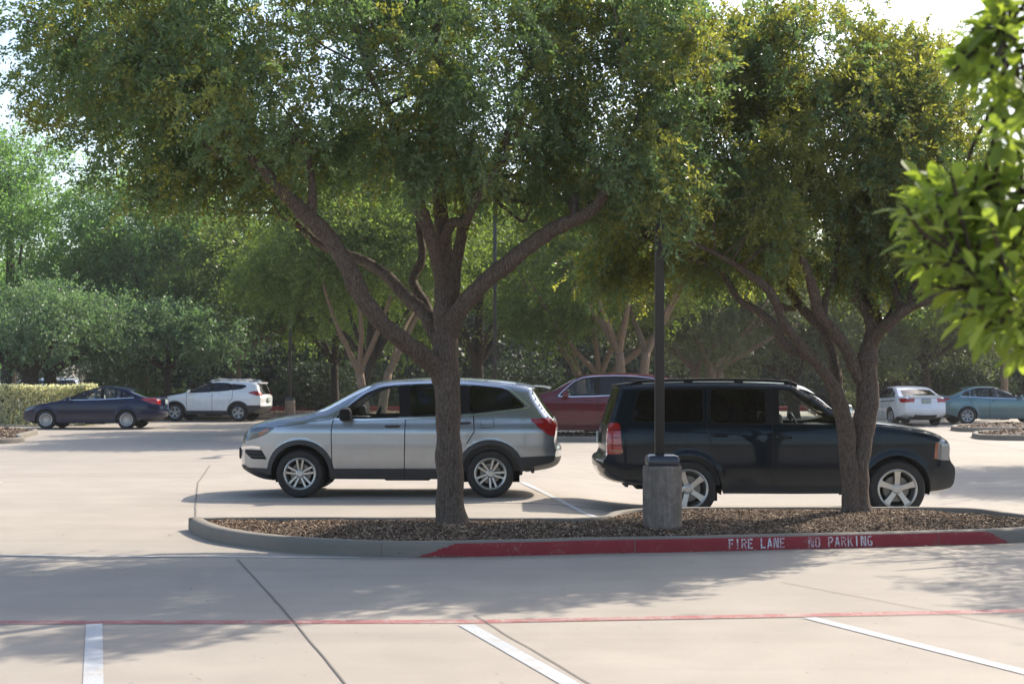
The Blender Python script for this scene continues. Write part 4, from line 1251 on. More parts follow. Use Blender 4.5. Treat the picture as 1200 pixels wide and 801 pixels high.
def build_island():
    global LET_I, LET_XY
    sel = ISL_PX[:, 1] < 16.2
    fr = np.where(sel & (ISL_PX[:, 0] > 300) & (ISL_PX[:, 0] < 1240))[0]
    o = fr[np.argsort(ISL_PX[fr, 0])]
    LET_I = ISL_PX[o, 0]; LET_XY = (ISL[o, 0], ISL[o, 1])
    # finer outline on the front so that the paint's slanted ends read
    P = []
    n = len(ISL)
    for i in range(n):
        a, b = ISL[i], ISL[(i + 1) % n]; q = 600 + F * a[0] / a[1]; fine = a[1] < 16.2 and (440 < q < 600 or 1100 < q < 1230)
        m = max(1, int(np.linalg.norm(b - a) / (.018 if fine else .07)))
        P += [a + (b - a) * j / m for j in range(m)]
    P = np.array(P); px = 600 + F * P[:, 0] / P[:, 1]

    def red(i, r):
        return P[i, 1] < 16.0 and (486 + r * 4.6 + 5 * noise.noise(Vector((r * .7, 3, 1)))) < px[i] < (1184 - r * 2.6 + 5 * noise.noise(Vector((r * .7, 9, 1))))
    k = build_kerb('kerb', P, red)
    # stencilled words
    mb = MB()
    for text, x0, x1, h0, h1 in (('FIRE LANE', 854, 920, .10, .90), ('NO PARKING', 947.5, 1022.5, .10, .90)):
        adv = 4.6; W = len(text) * adv - 1.0; sc = (x1 - x0) / W
        for ci, ch in enumerate(text):
            for b in LETTERS[ch]:
                if b[0] == 'd':
                    _, xa, ya, xb, yb, w = b; pl = [(xa, ya), (xa + w, ya), (xb + w, yb), (xb, yb)]
                else:
                    xa, ya, xb, yb = b; pl = [(xa, ya), (xb, ya), (xb, yb), (xa, yb)]
                g = []
                for v in (0, .34, .67, 1):
                    l = [pl[0][c] + (pl[3][c] - pl[0][c]) * v for c in (0, 1)]; r_ = [pl[1][c] + (pl[2][c] - pl[1][c]) * v for c in (0, 1)]
                    for q in (l, r_): g.append(kerb_point(x0 + (ci * adv + q[0]) * sc, h0 + (h1 - h0) * q[1] / 6))
                mb.add(g, [(2 * a, 2 * a + 1, 2 * a + 3, 2 * a + 2) for a in range(3)])
    mb.build('stencil_lettering', M['stencil'], k, smooth=False)
    for px_, in ((744,), (447,), (1100,)):
        a = kerb_point(px_, 0); b = kerb_point(px_, .98)
        q = MB(); q.tube([(a[0], a[1] - .001, a[2]), (b[0], b[1] - .001, b[2])], .005, 6); q.build('kerb_joint', M['joint'], k)
    PP = np.array([p for i, p in enumerate(P) if i % 3 == 0 and np.linalg.norm(P[i] - P[i - 3]) > .1 or i % 12 == 0])
    inn = offset_in(PP, .155)
    V, T = fill_height(inn, island_height, .16)
    tag(mesh_obj('mulch_bed', V, T, M['soil']), kind='structure')
    scatter_chips('wood_mulch', offset_in(PP, .17), island_height, 120000, (.018, .058), M['mulch'], .42)
    # litter gathered in the gutter along the kerb's foot
    fr = P[(P[:, 1] < 16.0) & (px > 420)]
    i = RNG.integers(0, len(fr), 1500); g = fr[i]
    off = np.abs(RNG.normal(0, .035, len(g))) + .006
    w = np.array([noise.noise(Vector((a * 2.3, b * 2, 1))) for a, b in g])
    m = w > -.12
    g, off = g[m], off[m]
    chips('leaf_litter', np.column_stack([g[:, 0] + RNG.normal(0, .05, len(g)), g[:, 1] - off, np.full(len(g), .012)]), (.012, .04), M['litter'], .25)
    # a few leaves blown over the pavement
    P2 = np.column_stack([RNG.uniform(-6, 8, 130), RNG.uniform(8, 21, 130)])
    chips('fallen_leaf_scatter', np.column_stack([P2, np.vectorize(lambda a, b: float(terrain(a, b)))(P2[:, 0], P2[:, 1]) + .012]), (.02, .05), M['litter'], .25)


def simple_island(px, name, mulch=True, red=False, chips_n=2500, z=.0, soil=None):
    pts = [at(a, b) for a, b in px]
    O = smooth_closed([(p.x, p.y) for p in pts], 5)
    # even spacing
    P = []
    for i in range(len(O)):
        a, b = O[i], O[(i + 1) % len(O)]; m = max(1, int(np.linalg.norm(b - a) / .5)); P += [a + (b - a) * j / m for j in range(m)]
    P = np.array(P)
    k = build_kerb('kerb', P, (lambda i, r: True) if red else None)
    inn = offset_in(P, .155)
    hf = lambda Q, d: .10 + .10 * sstep(0, 1.2, d)
    V, T = fill_height(inn, hf, .6)
    tag(mesh_obj(name, V, T, soil or M['soil']), kind='structure')
    if chips_n: scatter_chips('wood_mulch', inn, hf, chips_n, (.08, .22), M['mulch'], .4)
    return P


def build_far_islands():
    simple_island([(21, 519), (24.5, 514), (44, 509), (38, 507), (0, 506), (-90, 505.5), (-150, 511), (-90, 520)], 'mulch_bed', chips_n=5000)
    simple_island([(1116, 504.5), (1119, 502), (1150, 500.5), (1230, 499.5), (1330, 499.5), (1330, 504), (1220, 505.5), (1140, 506)], 'mulch_bed', chips_n=2500)
    simple_island([(1141, 513.5), (1146, 509.8), (1200, 508.2), (1330, 507.6), (1350, 514), (1230, 516), (1165, 515.5)], 'mulch_bed', chips_n=2500)
    simple_island([(560, 517.5), (640, 517.6), (730, 517.6), (900, 517.6), (905, 514), (730, 512.4), (640, 512.4), (560, 513)], 'dirt_bed', chips_n=1200)
    simple_island([(230, 491.5), (330, 491.8), (440, 491.8), (640, 491.5), (640, 486), (440, 485.5), (330, 485.6), (250, 486.5)], 'mulch_bed', chips_n=5200)
    # the red kerb of the drive beyond
    mb = MB()
    y0 = at(400, 481.5)[1]
    mb.rbox(((-13.5 + 16) / 2, y0, .05), (29.5, .2, .40), .03)
    tag(mb.build('kerb', M['red_kerb'], None), kind='structure')


def build_lawns():
    v = [(-140, 54.6, .02), (-15.5, 54.6, .02), (-15.5, 78, .02), (160, 78, .02), (160, 400, .03), (-140, 400, .03)]
    mesh = mesh_obj('lawn', v, [(0, 1, 2, 5), (2, 3, 4, 5)], M['grass'], smooth=False); tag(mesh, kind='structure')
    # far drive seen through the gap on the left
    o = mesh_obj('road', [(-140, 84, .035), (-14, 84, .035), (-14, 128, .035), (-140, 128, .035)], [(0, 1, 2, 3)], M['concrete'], smooth=False); tag(o, kind='structure')
# ---------------------------------------------------------------- trees
def unit(v):
    return v / np.maximum(np.linalg.norm(v, axis=-1, keepdims=True), 1e-9)


def leaves_on(P, D, L, W, up=.35, fold=.18):
    """P: leaf base points, D: leaf directions -> (N,4,3) quads, a folded kite each"""
    n = len(P)
    D = unit(D)
    r = RNG.normal(0, 1, (n, 3)); r[:, 2] += up
    side = unit(np.cross(D, r)); nor = np.cross(side, D)
    L = (L * RNG.uniform(.65, 1.2, n))[:, None]; w = (W * RNG.uniform(.7, 1.2, n))[:, None]
    mid = P + D * L * .48 + nor * L * fold * .25
    tip = P + D * L - nor * L * fold * .3 * RNG.uniform(0, 1, (n, 1))
    return np.stack([P, mid + side * w / 2, tip, mid - side * w / 2], 1)


def twig_leaves(C, center, n_twigs, n_leaves, clump_r, twig_len, L, W, droop=.25, spread=.9):
    """leafy twigs about clump centres C"""
    K = len(C)
    base = np.repeat(C, n_twigs, 0) + RNG.normal(0, 1, (K * n_twigs, 3)) * clump_r * .5
    out = unit(np.repeat(C - center, n_twigs, 0))
    d = unit(out * .6 + RNG.normal(0, spread, (K * n_twigs, 3)) * .8 + np.array([0, 0, -droop]))
    tl = twig_len * RNG.uniform(.5, 1.3, (K * n_twigs, 1))
    t = np.tile((np.arange(n_leaves) + .5) / n_leaves, K * n_twigs)[:, None]
    B = np.repeat(base, n_leaves, 0); Dd = np.repeat(d, n_leaves, 0); T = np.repeat(tl, n_leaves, 0)
    P = B + Dd * T * t - np.array([0, 0, 1.]) * droop * T * t * t * .8
    P = P + RNG.normal(0, .018 * (L / .05), P.shape)
    ld = unit(Dd * .75 + RNG.normal(0, .65, P.shape))
    return leaves_on(P, ld, L, W)


def clump_centres(lumps, n, gap=.05, gscale=.8, seed=0, shell=.45):
    """lumps: (centre xyz, radii xyz) ellipsoids -> clump centres through their outer volume, with noise-shaped gaps"""
    vol = np.array([l[1][0] * l[1][1] + l[1][0] * l[1][2] for l in lumps]); vol /= vol.sum()
    out = []
    for (c, r), v in zip(lumps, vol):
        k = max(3, int(n * v))
        d = unit(RNG.normal(0, 1, (k * 3, 3))); u = RNG.uniform(shell ** 2.4, 1, (k * 3, 1)) ** (1 / 2.4)
        p = np.array(c) + d * u * np.array(r)
        m = np.array([noise.noise(Vector(q * gscale) + Vector((seed, 0, 0))) for q in p]) > -gap * 4 - .2
        out.append(p[m][:k])
    return np.vstack(out)


def limb_mesh(mb, pts, rad, k=6, n=10, wob=.22, mi=0):
    q = catmull([(*p, r) for p, r in zip(pts, rad)], k)
    mb.tube([Vector(a[:3]) for a in q], [max(.006, a[3]) for a in q], n, mi, True, wob)
    return q


def traced_tree(name, label, base_px, base_z, d, limbs, lumps, bark, leaf, n_clumps, tw, lf, n_branch=120, group=None, trunk_n=14, gap=.05, seed=0, droop=.3, leaf2=None, frac2=0., rscale=.9):
    """limbs and lumps measured in photo pixels at depth d (+ offsets), everything built round the tree's own base"""
    b = at(base_px[0], base_px[1], base_z); b = Vector((b.x, b.y, base_z)); d = b.y
    root = thing(name, label, 'tree', b, 0, group)
    mb = MB(); nodes = []
    s = F / d
    for li, L in enumerate(limbs):
        pts = []; rad = []
        for (px, py, r, dy) in L:
            p = atd(px, py, d + dy) - b; pts.append(tuple(p)); rad.append(r / s * rscale)
        q = limb_mesh(mb, pts, rad, 6, trunk_n if li == 0 else 10, .25)
        nodes.append(q)
    nodes = np.vstack(nodes)
    lw = []
    for (px, py, rx, ry, dy, rd) in lumps:
        c = atd(px, py, d + dy) - b; ss = F / (d + dy)
        lw.append((np.array(c), np.array([rx / ss, rd, ry / ss])))
    C = np.vstack([clump_centres(lw, n_clumps, gap, 1.15, seed, .4), clump_centres(lw, int(n_clumps * .24), 1.0, 1.15, seed, .0)])
    cen = np.mean([l[0] for l in lw], 0)
    # secondary branches from the nearest limb to the clumps
    idx = RNG.choice(len(C), min(n_branch, len(C)), replace=False)
    hi = nodes[nodes[:, 2] > np.percentile(nodes[:, 2], 45)]
    for i in idx:
        c = C[i]
        dist = np.linalg.norm(hi[:, :3] - c, axis=1) + np.maximum(0, hi[:, 2] - c[2]) * .8
        a = hi[np.argmin(dist)]
        if np.linalg.norm(a[:3] - c) > 3.2: continue
        m1 = a[:3] * .6 + c * .4 + RNG.normal(0, .12, 3); m1[2] += .12
        m2 = a[:3] * .25 + c * .75 + RNG.normal(0, .10, 3)
        r0 = min(a[3] * .55, .045)
        limb_mesh(mb, [a[:3], m1, m2, c], [r0, r0 * .7, r0 * .45, .007], 3, 6, .2)
    mb.build('trunk', bark, root, recalc=False)
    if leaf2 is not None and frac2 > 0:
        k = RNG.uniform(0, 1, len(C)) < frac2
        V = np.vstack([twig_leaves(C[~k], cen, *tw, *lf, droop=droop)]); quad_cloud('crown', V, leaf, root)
        quad_cloud('sun_shade_foliage', twig_leaves(C[k], cen, *tw, *lf, droop=droop), leaf2, root)  # random clumps in a second leaf tone; the warm one imitates sunlit sprays
    else:
        quad_cloud('crown', twig_leaves(C, cen, *tw, *lf, droop=droop), leaf, root)
    return root


def generic_tree(name, label, px, d, top, crown, bark, leaf, n_clumps, tw, lf, trunk_r=.2, stems=1, fork=1.6, group=None, lean=0., seed=0, cat='tree', lumps_n=9, gap=.06, droop=.25, zbase=0.0):
    """crown: (rx, ry depth, z low) round the trunk at photo column px and depth d, top in metres"""
    rr = random.Random(seed)
    X = (px - 600) * d / F
    root = thing(name, label, cat, (X, d, zbase), 0, group)
    rx, ry, zl = crown
    mb = MB(); tips = []
    for s in range(stems):
        a0 = 2 * math.pi * s / max(1, stems) + rr.uniform(0, 1)
        sx = .55 * (stems > 1)
        p0 = (math.cos(a0) * trunk_r * (stems > 1), math.sin(a0) * trunk_r * (stems > 1), -.1)
        p1 = (p0[0] * 1.6 + lean * .3, p0[1] * 1.6, fork * .45)
        p2 = (math.cos(a0) * sx + lean, math.sin(a0) * sx, fork)
        r0 = trunk_r * (.72 if stems > 1 else 1)
        limb_mesh(mb, [p0, p1, p2], [r0 * 1.25, r0, r0 * .85], 5, 9, .2)
        for k in range(3 if stems > 1 else 5):
            a = a0 + rr.uniform(-1.3, 1.3) if stems > 1 else 2 * math.pi * k / 5 + rr.uniform(-.4, .4)
            R = rr.uniform(.45, .8)
            e = (p2[0] + math.cos(a) * rx * R, p2[1] + math.sin(a) * ry * R, zl + (top - zl) * rr.uniform(.25, .65))
            m = (p2[0] * .55 + e[0] * .45 + rr.uniform(-.2, .2), p2[1] * .55 + e[1] * .45, fork + (e[2] - fork) * .42 + rr.uniform(-.1, .3))
            st = tuple(p1[j] * .45 + p2[j] * .55 for j in range(3)); limb_mesh(mb, [st, (p2[0] + math.cos(a) * r0 * .4, p2[1] + math.sin(a) * r0 * .4, p2[2] + .05), m, e], [r0 * .70, r0 * .62, r0 * .40, r0 * .14], 4, 8, .2); tips.append(e)
        if stems == 1: limb_mesh(mb, [p2, (p2[0] + .1, p2[1], (fork + top) / 2), (p2[0], p2[1], top * .86)], [r0 * .8, r0 * .5, .03], 4, 8, .15)
    mb.build('trunk', bark, root, recalc=False)
    lumps = []
    H = top - zl
    for i in range(lumps_n):
        a = 2 * math.pi * i / lumps_n + rr.uniform(-.5, .5); k = rr.uniform(.35, .72); h = rr.uniform(.22, .78)
        w = math.sin(math.pi * min(1, .25 + h * .7))
        lumps.append((np.array((lean + math.cos(a) * rx * k * w, math.sin(a) * ry * k * w, zl + H * h)), np.array((rx * rr.uniform(.36, .52), ry * rr.uniform(.36, .52), H * rr.uniform(.18, .30)))))
    lumps.append((np.array((lean, 0, zl + H * .74)), np.array((rx * .5, ry * .5, H * .28))))
    C = np.vstack([clump_centres(lumps, n_clumps, -.02, .75, seed, .4), clump_centres(lumps, int(n_clumps * .35), 1.0, .75, seed, .0)])
    quad_cloud('crown', twig_leaves(C, np.array((lean, 0, zl + H * .4)), *tw, *lf, droop=droop), leaf, root)
    return root


def leaf_box(c, size, n, L, W, surf=.18):
    """leaf quads over the shell of a clipped box"""
    sx, sy, sz = size
    P = RNG.uniform(-.5, .5, (n, 3)) * np.array(size)
    # push most leaves to the top and the sides
    ax = RNG.choice(4, n, p=[.38, .10, .36, .16])
    dep = np.abs(RNG.normal(0, surf, n))
    P[:, 1] = np.where(ax == 0, -sy / 2 + dep, P[:, 1]); P[:, 0] = np.where(ax == 1, sx / 2 - dep, P[:, 0]); P[:, 2] = np.where(ax == 2, sz / 2 - dep, P[:, 2])
    w = np.array([noise.noise(Vector(p * 1.1)) for p in P]); P[:, 2] += w * .07; P[:, 1] += w * .08
    nrm = RNG.normal(0, .7, (n, 3)); nrm[:, 2] += .5; nrm[:, 1] -= .4
    return leaves_on(P + np.array(c), nrm, L, W)


OAK1 = [
    [(529, 616, 25, 0), (528.5, 606, 21, 0), (527, 588, 19, 0), (526, 545, 17.6, 0), (525, 500, 17, 0), (524, 460, 18, 0), (522.5, 432, 20, .02), (522, 400, 16, .05), (520, 361, 13, .05), (520, 317, 11.5, .1), (519, 273, 10, .1), (514.5, 229, 9, .15), (513, 200, 8, .15), (516, 120, 6, .2), (512, 40, 4, .2), (515, -60, 2, .2)],
    [(521, 446, 15, 0), (509, 428, 13.5, -.1), (483, 408, 12.5, -.3), (447, 377, 11.5, -.5), (421, 343, 11.5, -.6), (406, 309, 11.5, -.7), (381, 273, 11, -.8), (355, 248, 10, -.9), (329, 222, 8, -1.0), (300, 190, 6, -1.1), (262, 150, 4.5, -1.2), (215, 100, 3, -1.3)],
    [(521, 418, 10, .1), (510, 388, 11, .25), (497, 367, 10, .35), (476, 348, 9, .5), (454, 324, 8, .6), (428, 307, 7.5, .8), (404, 297, 7, 1.0), (372, 284, 6, 1.2), (338, 250, 4.5, 1.5), (290, 190, 3, 1.7)],
    [(364, 254, 7, -.85), (366, 236, 6, -.9), (364, 205, 4.5, -.9), (350, 150, 3, -1)],
    [(519, 352, 8, .1), (513, 310, 8.5, -.1), (503, 272, 8.5, -.3), (491, 240, 8, -.4), (480, 205, 7, -.5), (462, 150, 5, -.7), (430, 80, 3, -.9)],
    [(513, 405, 7, .3), (500, 360, 7, .7), (484, 330, 6.5, .9), (494, 303, 6, 1.0), (492, 270, 5, 1.1), (480, 210, 3.5, 1.3)],
    [(525, 372, 7, .2), (532, 345, 7.5, .4), (535, 310, 7.5, .5), (542, 268, 8, .5), (553, 237, 7.5, .5), (571, 206, 6, .5), (596, 150, 4, .6), (620, 80, 2.5, .6)],
    [(519, 285, 7, .1), (530, 262, 7, -.2), (546, 258, 6, -.3), (562, 225, 5, -.5), (590, 190, 3.5, -.6)],
    [(526, 390, 13, .05), (537, 366, 12.5, -.1), (556, 343, 11.5, -.2), (579, 321, 11, -.3), (604, 302.5, 10.5, -.4), (630, 281, 10, -.5), (656, 264, 9, -.6), (689, 250, 8, -.7), (708, 228, 6.5, -.8), (732, 185, 4.5, -.9), (750, 130, 3, -1)],
]
OAK1_LUMPS = [
    (105, 85, 92, 72, .2, 1.7), (205, 120, 115, 85, .6, 2.1), (325, 130, 120, 88, -.3, 2.4), (455, 95, 130, 118, .0, 2.5), (590, 105, 120, 115, .2, 2.4), (690, 130, 85, 95, .6, 1.5),
    (410, -35, 260, 75, .4, 2.4), (620, -25, 150, 65, .4, 2.0), (150, 10, 130, 70, .3, 2.0), (215, 188, 82, 38, .3, 1.3), (310, 200, 50, 30, 1.0, .9), (745, 195, 50, 65, -.5, 1.1), (640, 190, 60, 45, .8, 1.2), (265, 60, 110, 80, -.8, 1.6), (540, 170, 90, 45, -.9, 1.1),
    (400, 175, 80, 45, 1.0, 1.2), (748, 150, 52, 95, -1.5, .75), (790, 215, 34, 42, -1.3, .6), (768, 90, 36, 50, -1.4, .6), (772, 170, 32, 70, -1.4, .6), (768, 40, 40, 60, -1.5, .6), (770, 0, 46, 55, .5, 1.0), (735, 20, 50, 55, .3, 1.2),
    (768, 40, 40, 60, -1.5, .6), (772, 10, 46, 55, .5, 1.0), (735, 20, 50, 55, .3, 1.2),
    (120, 188, 45, 32, .2, .8), (188, 224, 36, 20, .3, .6), (252, 216, 34, 26, .0, .7), (330, 216, 36, 26, .9, .6), (425, 208, 36, 26, .9, .7), (560, 214, 44, 26, .6, .8), (642, 226, 38, 26, .4, .7), (694, 226, 36, 34, .1, .7), (778, 258, 20, 28, -1.2, .45),
]
OAK2 = [
    [(1009, 606, 21, 0), (1008, 594, 17.5, 0), (1006, 570, 16, 0), (1007, 540, 16, 0), (1012, 505, 17, 0), (1016, 470, 17.5, 0), (1016, 440, 17, 0), (1017, 417, 15.5, 0), (1021, 396, 12, .1), (1021, 380, 10, .1), (1013, 362, 8, .2), (1002, 348, 7, .2), (1004, 328, 6.5, .2), (1000, 280, 5, .2), (1005, 210, 3.5, .3), (1000, 120, 2, .3)],
    [(998, 604, 17, -.08), (998, 592, 15, -.08), (996, 565, 14.2, -.08), (994, 530, 14.5, -.1), (989, 494, 14, -.15), (979, 460, 11, -.25), (967, 438, 9, -.35), (951, 419, 7.5, -.45), (936, 401, 7.5, -.55), (917, 376, 7, -.7), (909, 353, 7, -.8), (896, 335, 6.5, -.9), (876, 320, 5.5, -1.0), (845, 300, 4, -1.1), (800, 280, 2.5, -1.2)],
    [(976, 452, 8, -.2), (962, 432, 8, -.2), (946, 417, 7.5, -.2), (925, 407.5, 7.5, -.2), (915, 398, 8, -.2), (909, 383, 7, -.2), (888, 364.5, 6, -.1), (864, 349, 6, 0), (853, 329, 5.5, .1), (835, 311, 5, .2), (800, 300, 4, .3), (760, 280, 2.5, .4)],
    [(984, 476, 9, -.1), (980, 440, 8.5, .2), (974, 410, 8, .4), (963, 385, 8, .5), (940, 361, 8, .6), (925, 340, 7, .7), (911, 323, 6, .8), (890, 280, 4, .9), (860, 220, 2.5, 1)],
    [(1006, 446, 9, -.05), (1001, 431, 9, -.1), (987, 402, 9, -.2), (969, 379, 9, -.3), (957.5, 361, 9, -.4), (952, 335, 8, -.5), (940, 300, 5.5, -.6), (930, 240, 3.5, -.7)],
    [(967, 376, 5, -.3), (967, 352, 5, -.2), (976, 330, 5, -.1), (978, 308, 4.5, 0), (985, 270, 3, 0)],
    [(935, 360, 5, .6), (918, 360, 4.5, .4), (905, 340, 4, .2), (900, 312, 3, 0)],
    [(1018, 408, 11, 0), (1029, 391, 9.5, -.1), (1048, 373, 9, -.3), (1068, 358.5, 7.5, -.4), (1091, 350, 7, -.5), (1109, 338, 6, -.6), (1124, 318, 5, -.7), (1140, 280, 3, -.8)],
    [(1022, 390, 8, .2), (1027, 372, 9, .4), (1016, 352, 9, .5), (1016, 334, 8.5, .5), (1030, 300, 6, .6), (1040, 240, 4, .7)],
    [(1056, 366, 8, -.3), (1054, 352, 7, -.2), (1048, 336, 6.5, -.1), (1052, 316, 5.5, 0), (1075, 270, 3.5, 0)],
    [(1034, 384, 8, .1), (1048, 366, 9, .3), (1050, 352, 8, .5), (1040, 336, 7, .7), (1050, 310, 5, .9)],
    [(1066, 354, 5, -.3), (1070, 338, 5, -.2), (1082, 324, 4.5, -.2), (1095, 300, 3, -.1)],
]
OAK2_LUMPS = [
    (880, 175, 105, 85, .2, 2.2), (985, 165, 110, 90, .0, 2.4), (1065, 190, 75, 75, .2, 2.0), (850, 90, 85, 60, .4, 1.8), (950, 85, 105, 58, .3, 2.0), (1040, 110, 75, 55, .3, 1.7),
    (770, 255, 70, 52, .5, 1.5), (850, 250, 90, 55, .2, 1.8), (960, 265, 110, 48, .4, 1.9), (1060, 275, 72, 45, .3, 1.6), (735, 290, 45, 36, .8, 1.1), (905, 300, 60, 22, 1.2, .9), (1100, 240, 35, 45, .2, 1.1), (800, 160, 50, 60, .8, 1.3), (815, 70, 45, 60, -2.6, .8), (905, 60, 60, 45, .2, 1.2), (1112, 195, 42, 55, .2, 1.1), (1125, 275, 30, 40, .2, .9), (1090, 130, 40, 45, .2, 1.0),
    (702, 318, 28, 22, .8, .7), (758, 316, 28, 18, .9, .6), (832, 312, 30, 16, .6, .6), (985, 318, 46, 18, .7, .7), (1052, 330, 38, 20, .4, .6), (905, 262, 30, 45, -1.6, .6),
]


def build_main_trees():
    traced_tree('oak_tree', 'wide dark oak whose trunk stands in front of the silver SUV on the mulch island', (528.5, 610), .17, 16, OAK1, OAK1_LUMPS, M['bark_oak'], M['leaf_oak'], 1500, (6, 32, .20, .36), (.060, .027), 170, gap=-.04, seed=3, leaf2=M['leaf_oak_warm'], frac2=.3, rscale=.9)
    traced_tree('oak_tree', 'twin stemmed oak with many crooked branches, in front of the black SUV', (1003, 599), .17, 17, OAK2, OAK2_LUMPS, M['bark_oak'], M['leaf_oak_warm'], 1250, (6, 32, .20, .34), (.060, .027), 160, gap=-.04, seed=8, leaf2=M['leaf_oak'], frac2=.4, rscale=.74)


def build_background_trees():
    G = 'trees beyond the parking lot'
    T = (8, 13, .62, .9)
    T2 = (8, 16, .52, .8)
    lf = (.17, .085); lf2 = (.14, .07)
    # left: the tall cool-green trees
    generic_tree('tree', 'tall bluish green tree filling the left edge above the hedge', 10, 66, 13.6, (7.0, 4.5, 4.2), M['bark_dark'], M['leaf_left'], 470, T, lf, .34, 1, 3.2, G, seed=21)
    generic_tree('tree', 'big leafy tree rising behind the navy sedan roof, dark straight trunk', 168, 66, 11.2, (6.4, 4.5, 3.4), M['bark_dark'], M['leaf_left'], 470, T, lf, .24, 1, 2.6, G, seed=22)
    generic_tree('tree', 'low spreading silvery green tree with a thick dark forked trunk behind the hedge', 44, 58, 5.6, (5.4, 3.2, 2.3), M['bark_dark'], M['leaf_silver'], 240, T2, lf2, .40, 3, 1.9, G, seed=23)
    generic_tree('tree', 'low silvery tree between the navy sedan and the white SUV', 196, 60, 5.0, (3.8, 2.6, 2.3), M['bark_dark'], M['leaf_silver'], 150, T2, lf2, .17, 1, 2.0, G, seed=24)
    generic_tree('tree', 'mid green tree with a tan trunk directly behind the white SUV with roof rails', 277, 65, 9.8, (5.6, 4.0, 3.2), M['bark_tan'], M['leaf_mid'], 480, T, lf, .22, 1, 2.6, G, seed=25)
    generic_tree('tree', 'slim dark stemmed tree at the left edge beside the hedge', 5, 74, 8.0, (3.5, 3.0, 3.2), M['bark_dark'], M['leaf_left'], 180, T, lf, .16, 1, 2.4, G, seed=26)
    # middle
    generic_tree('tree', 'tree with pale tan forked trunk just left of the big oak, above the silver SUV', 437, 44, 8.6, (4.8, 4.0, 3.5), M['bark_tan'], M['leaf_mid'], 760, T2, (.12, .06), .21, 2, 1.9, G, seed=27)
    generic_tree('tree', 'thin grey leaning tree beside the tan forked trunk', 416, 50, 8.2, (3.6, 3.0, 3.6), M['bark_dark'], M['leaf_mid'], 260, T2, (.13, .065), .19, 1, 2.2, G, lean=.5, seed=28)
    generic_tree('tree', 'multi stemmed tree with a vase of tan limbs above the dark red SUV windshield', 697, 52, 8.4, (4.6, 4.0, 3.1), M['bark_tan'], M['leaf_mid'], 460, T2, (.13, .065), .27, 3, 1.8, G, seed=29)
    generic_tree('tree', 'reddish tan trunked tree standing just left of the lamp post, behind the dark red SUV', 741, 47, 8.8, (4.4, 3.8, 3.9), M['bark_tan'], M['leaf_mid'], 420, T2, (.12, .06), .25, 2, 2.6, G, seed=30)
    generic_tree('tree', 'low forked hazy green tree above the roof rack of the black SUV', 826, 56, 6.6, (5.0, 3.6, 2.6), M['bark_tan'], M['leaf_hazy'], 420, T2, (.13, .065), .33, 3, 2.1, G, seed=31)
    generic_tree('tree', 'grey green tree behind the crooked twin stemmed oak', 930, 62, 8.6, (6.0, 4.0, 1.4), M['bark_dark'], M['leaf_hazy'], 460, T, lf, .25, 1, 1.8, G, seed=32)
    generic_tree('tree', 'pale hanging foliage tree beyond the white sedan', 1085, 66, 8.2, (5.2, 4.0, 2.6), M['bark_dark'], M['leaf_hazy'], 400, T, lf, .22, 1, 2.4, G, seed=33)
    generic_tree('tree', 'thin straight tree behind the teal sedan roof', 1177, 60, 8.6, (4.4, 3.6, 3.7), M['bark_tan'], M['leaf_mid'], 340, T, (.15, .075), .16, 1, 3.4, G, seed=34)
    generic_tree('tree', 'mid green tree filling the space behind the left limbs of the big oak', 560, 58, 9.6, (5.8, 4.0, 3.0), M['bark_dark'], M['leaf_mid'], 480, T, lf, .25, 1, 2.4, G, seed=35)
    generic_tree('tree', 'green tree behind and to the left of the tan forked trunk', 392, 67, 9.4, (4.6, 4.0, 3.1), M['bark_dark'], M['leaf_mid'], 380, T, (.15, .075), .2, 1, 2.4, G, seed=36)
    # trees of the lot's outer rows, mostly beyond the frame, whose shade falls across the aisles
    generic_tree('tree', 'row tree just past the right edge of the picture', 1400, 31, 7.4, (4.2, 3.8, 3.0), M['bark_oak'], M['leaf_oak_warm'], 520, T2, (.10, .045), .2, 2, 1.9, G, seed=37)
    generic_tree('tree', 'oak past the right end of the mulch island, shading the drive', 1575, 17.2, 6.6, (3.5, 3.2, 2.6), M['bark_oak'], M['leaf_oak_warm'], 520, (7, 22, .3, .42), (.064, .028), .17, 2, 1.8, None, seed=41)
    # dense woods closing the view
    lumps = []
    for i in range(66):
        x = -24 + 84 * (i + .5) / 66 + RNG.uniform(-1, 1)
        if x < -21.5: continue
        lumps.append((np.array((x, RNG.uniform(80, 88), RNG.uniform(1.2, 2.4))), np.array((2.6, 1.8, 2.6))))
        lumps.append((np.array((x + .5, RNG.uniform(80, 84), RNG.uniform(1.0, 2.0))), np.array((2.2, 1.5, 2.0))))
        lumps.append((np.array((x + RNG.uniform(-1, 1), RNG.uniform(84, 94), RNG.uniform(4.0, 6.5))), np.array((3.2, 2.2, 2.8))))
        if RNG.uniform() < .7: lumps.append((np.array((x + RNG.uniform(-1, 1), RNG.uniform(90, 98), RNG.uniform(7.0, 9.0))), np.array((3.2, 2.4, 2.0))))
    for x in np.linspace(-150, -20, 26):
        lumps.append((np.array((x, RNG.uniform(150, 165), 4.0)), np.array((6, 4, 5.5))))
    for x in np.linspace(50, 110, 14):
        lumps.append((np.array((x, RNG.uniform(86, 96), 4.0)), np.array((4.5, 4, 5.0))))
    C = clump_centres(lumps, 8200, .5, .3, 5, .2)
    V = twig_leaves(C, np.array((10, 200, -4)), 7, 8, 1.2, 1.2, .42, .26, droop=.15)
    o = quad_cloud('woods', V, M['leaf_woods']); tag(o, 'dense dark woods closing the view behind the parking lot', 'woods', kind='stuff')


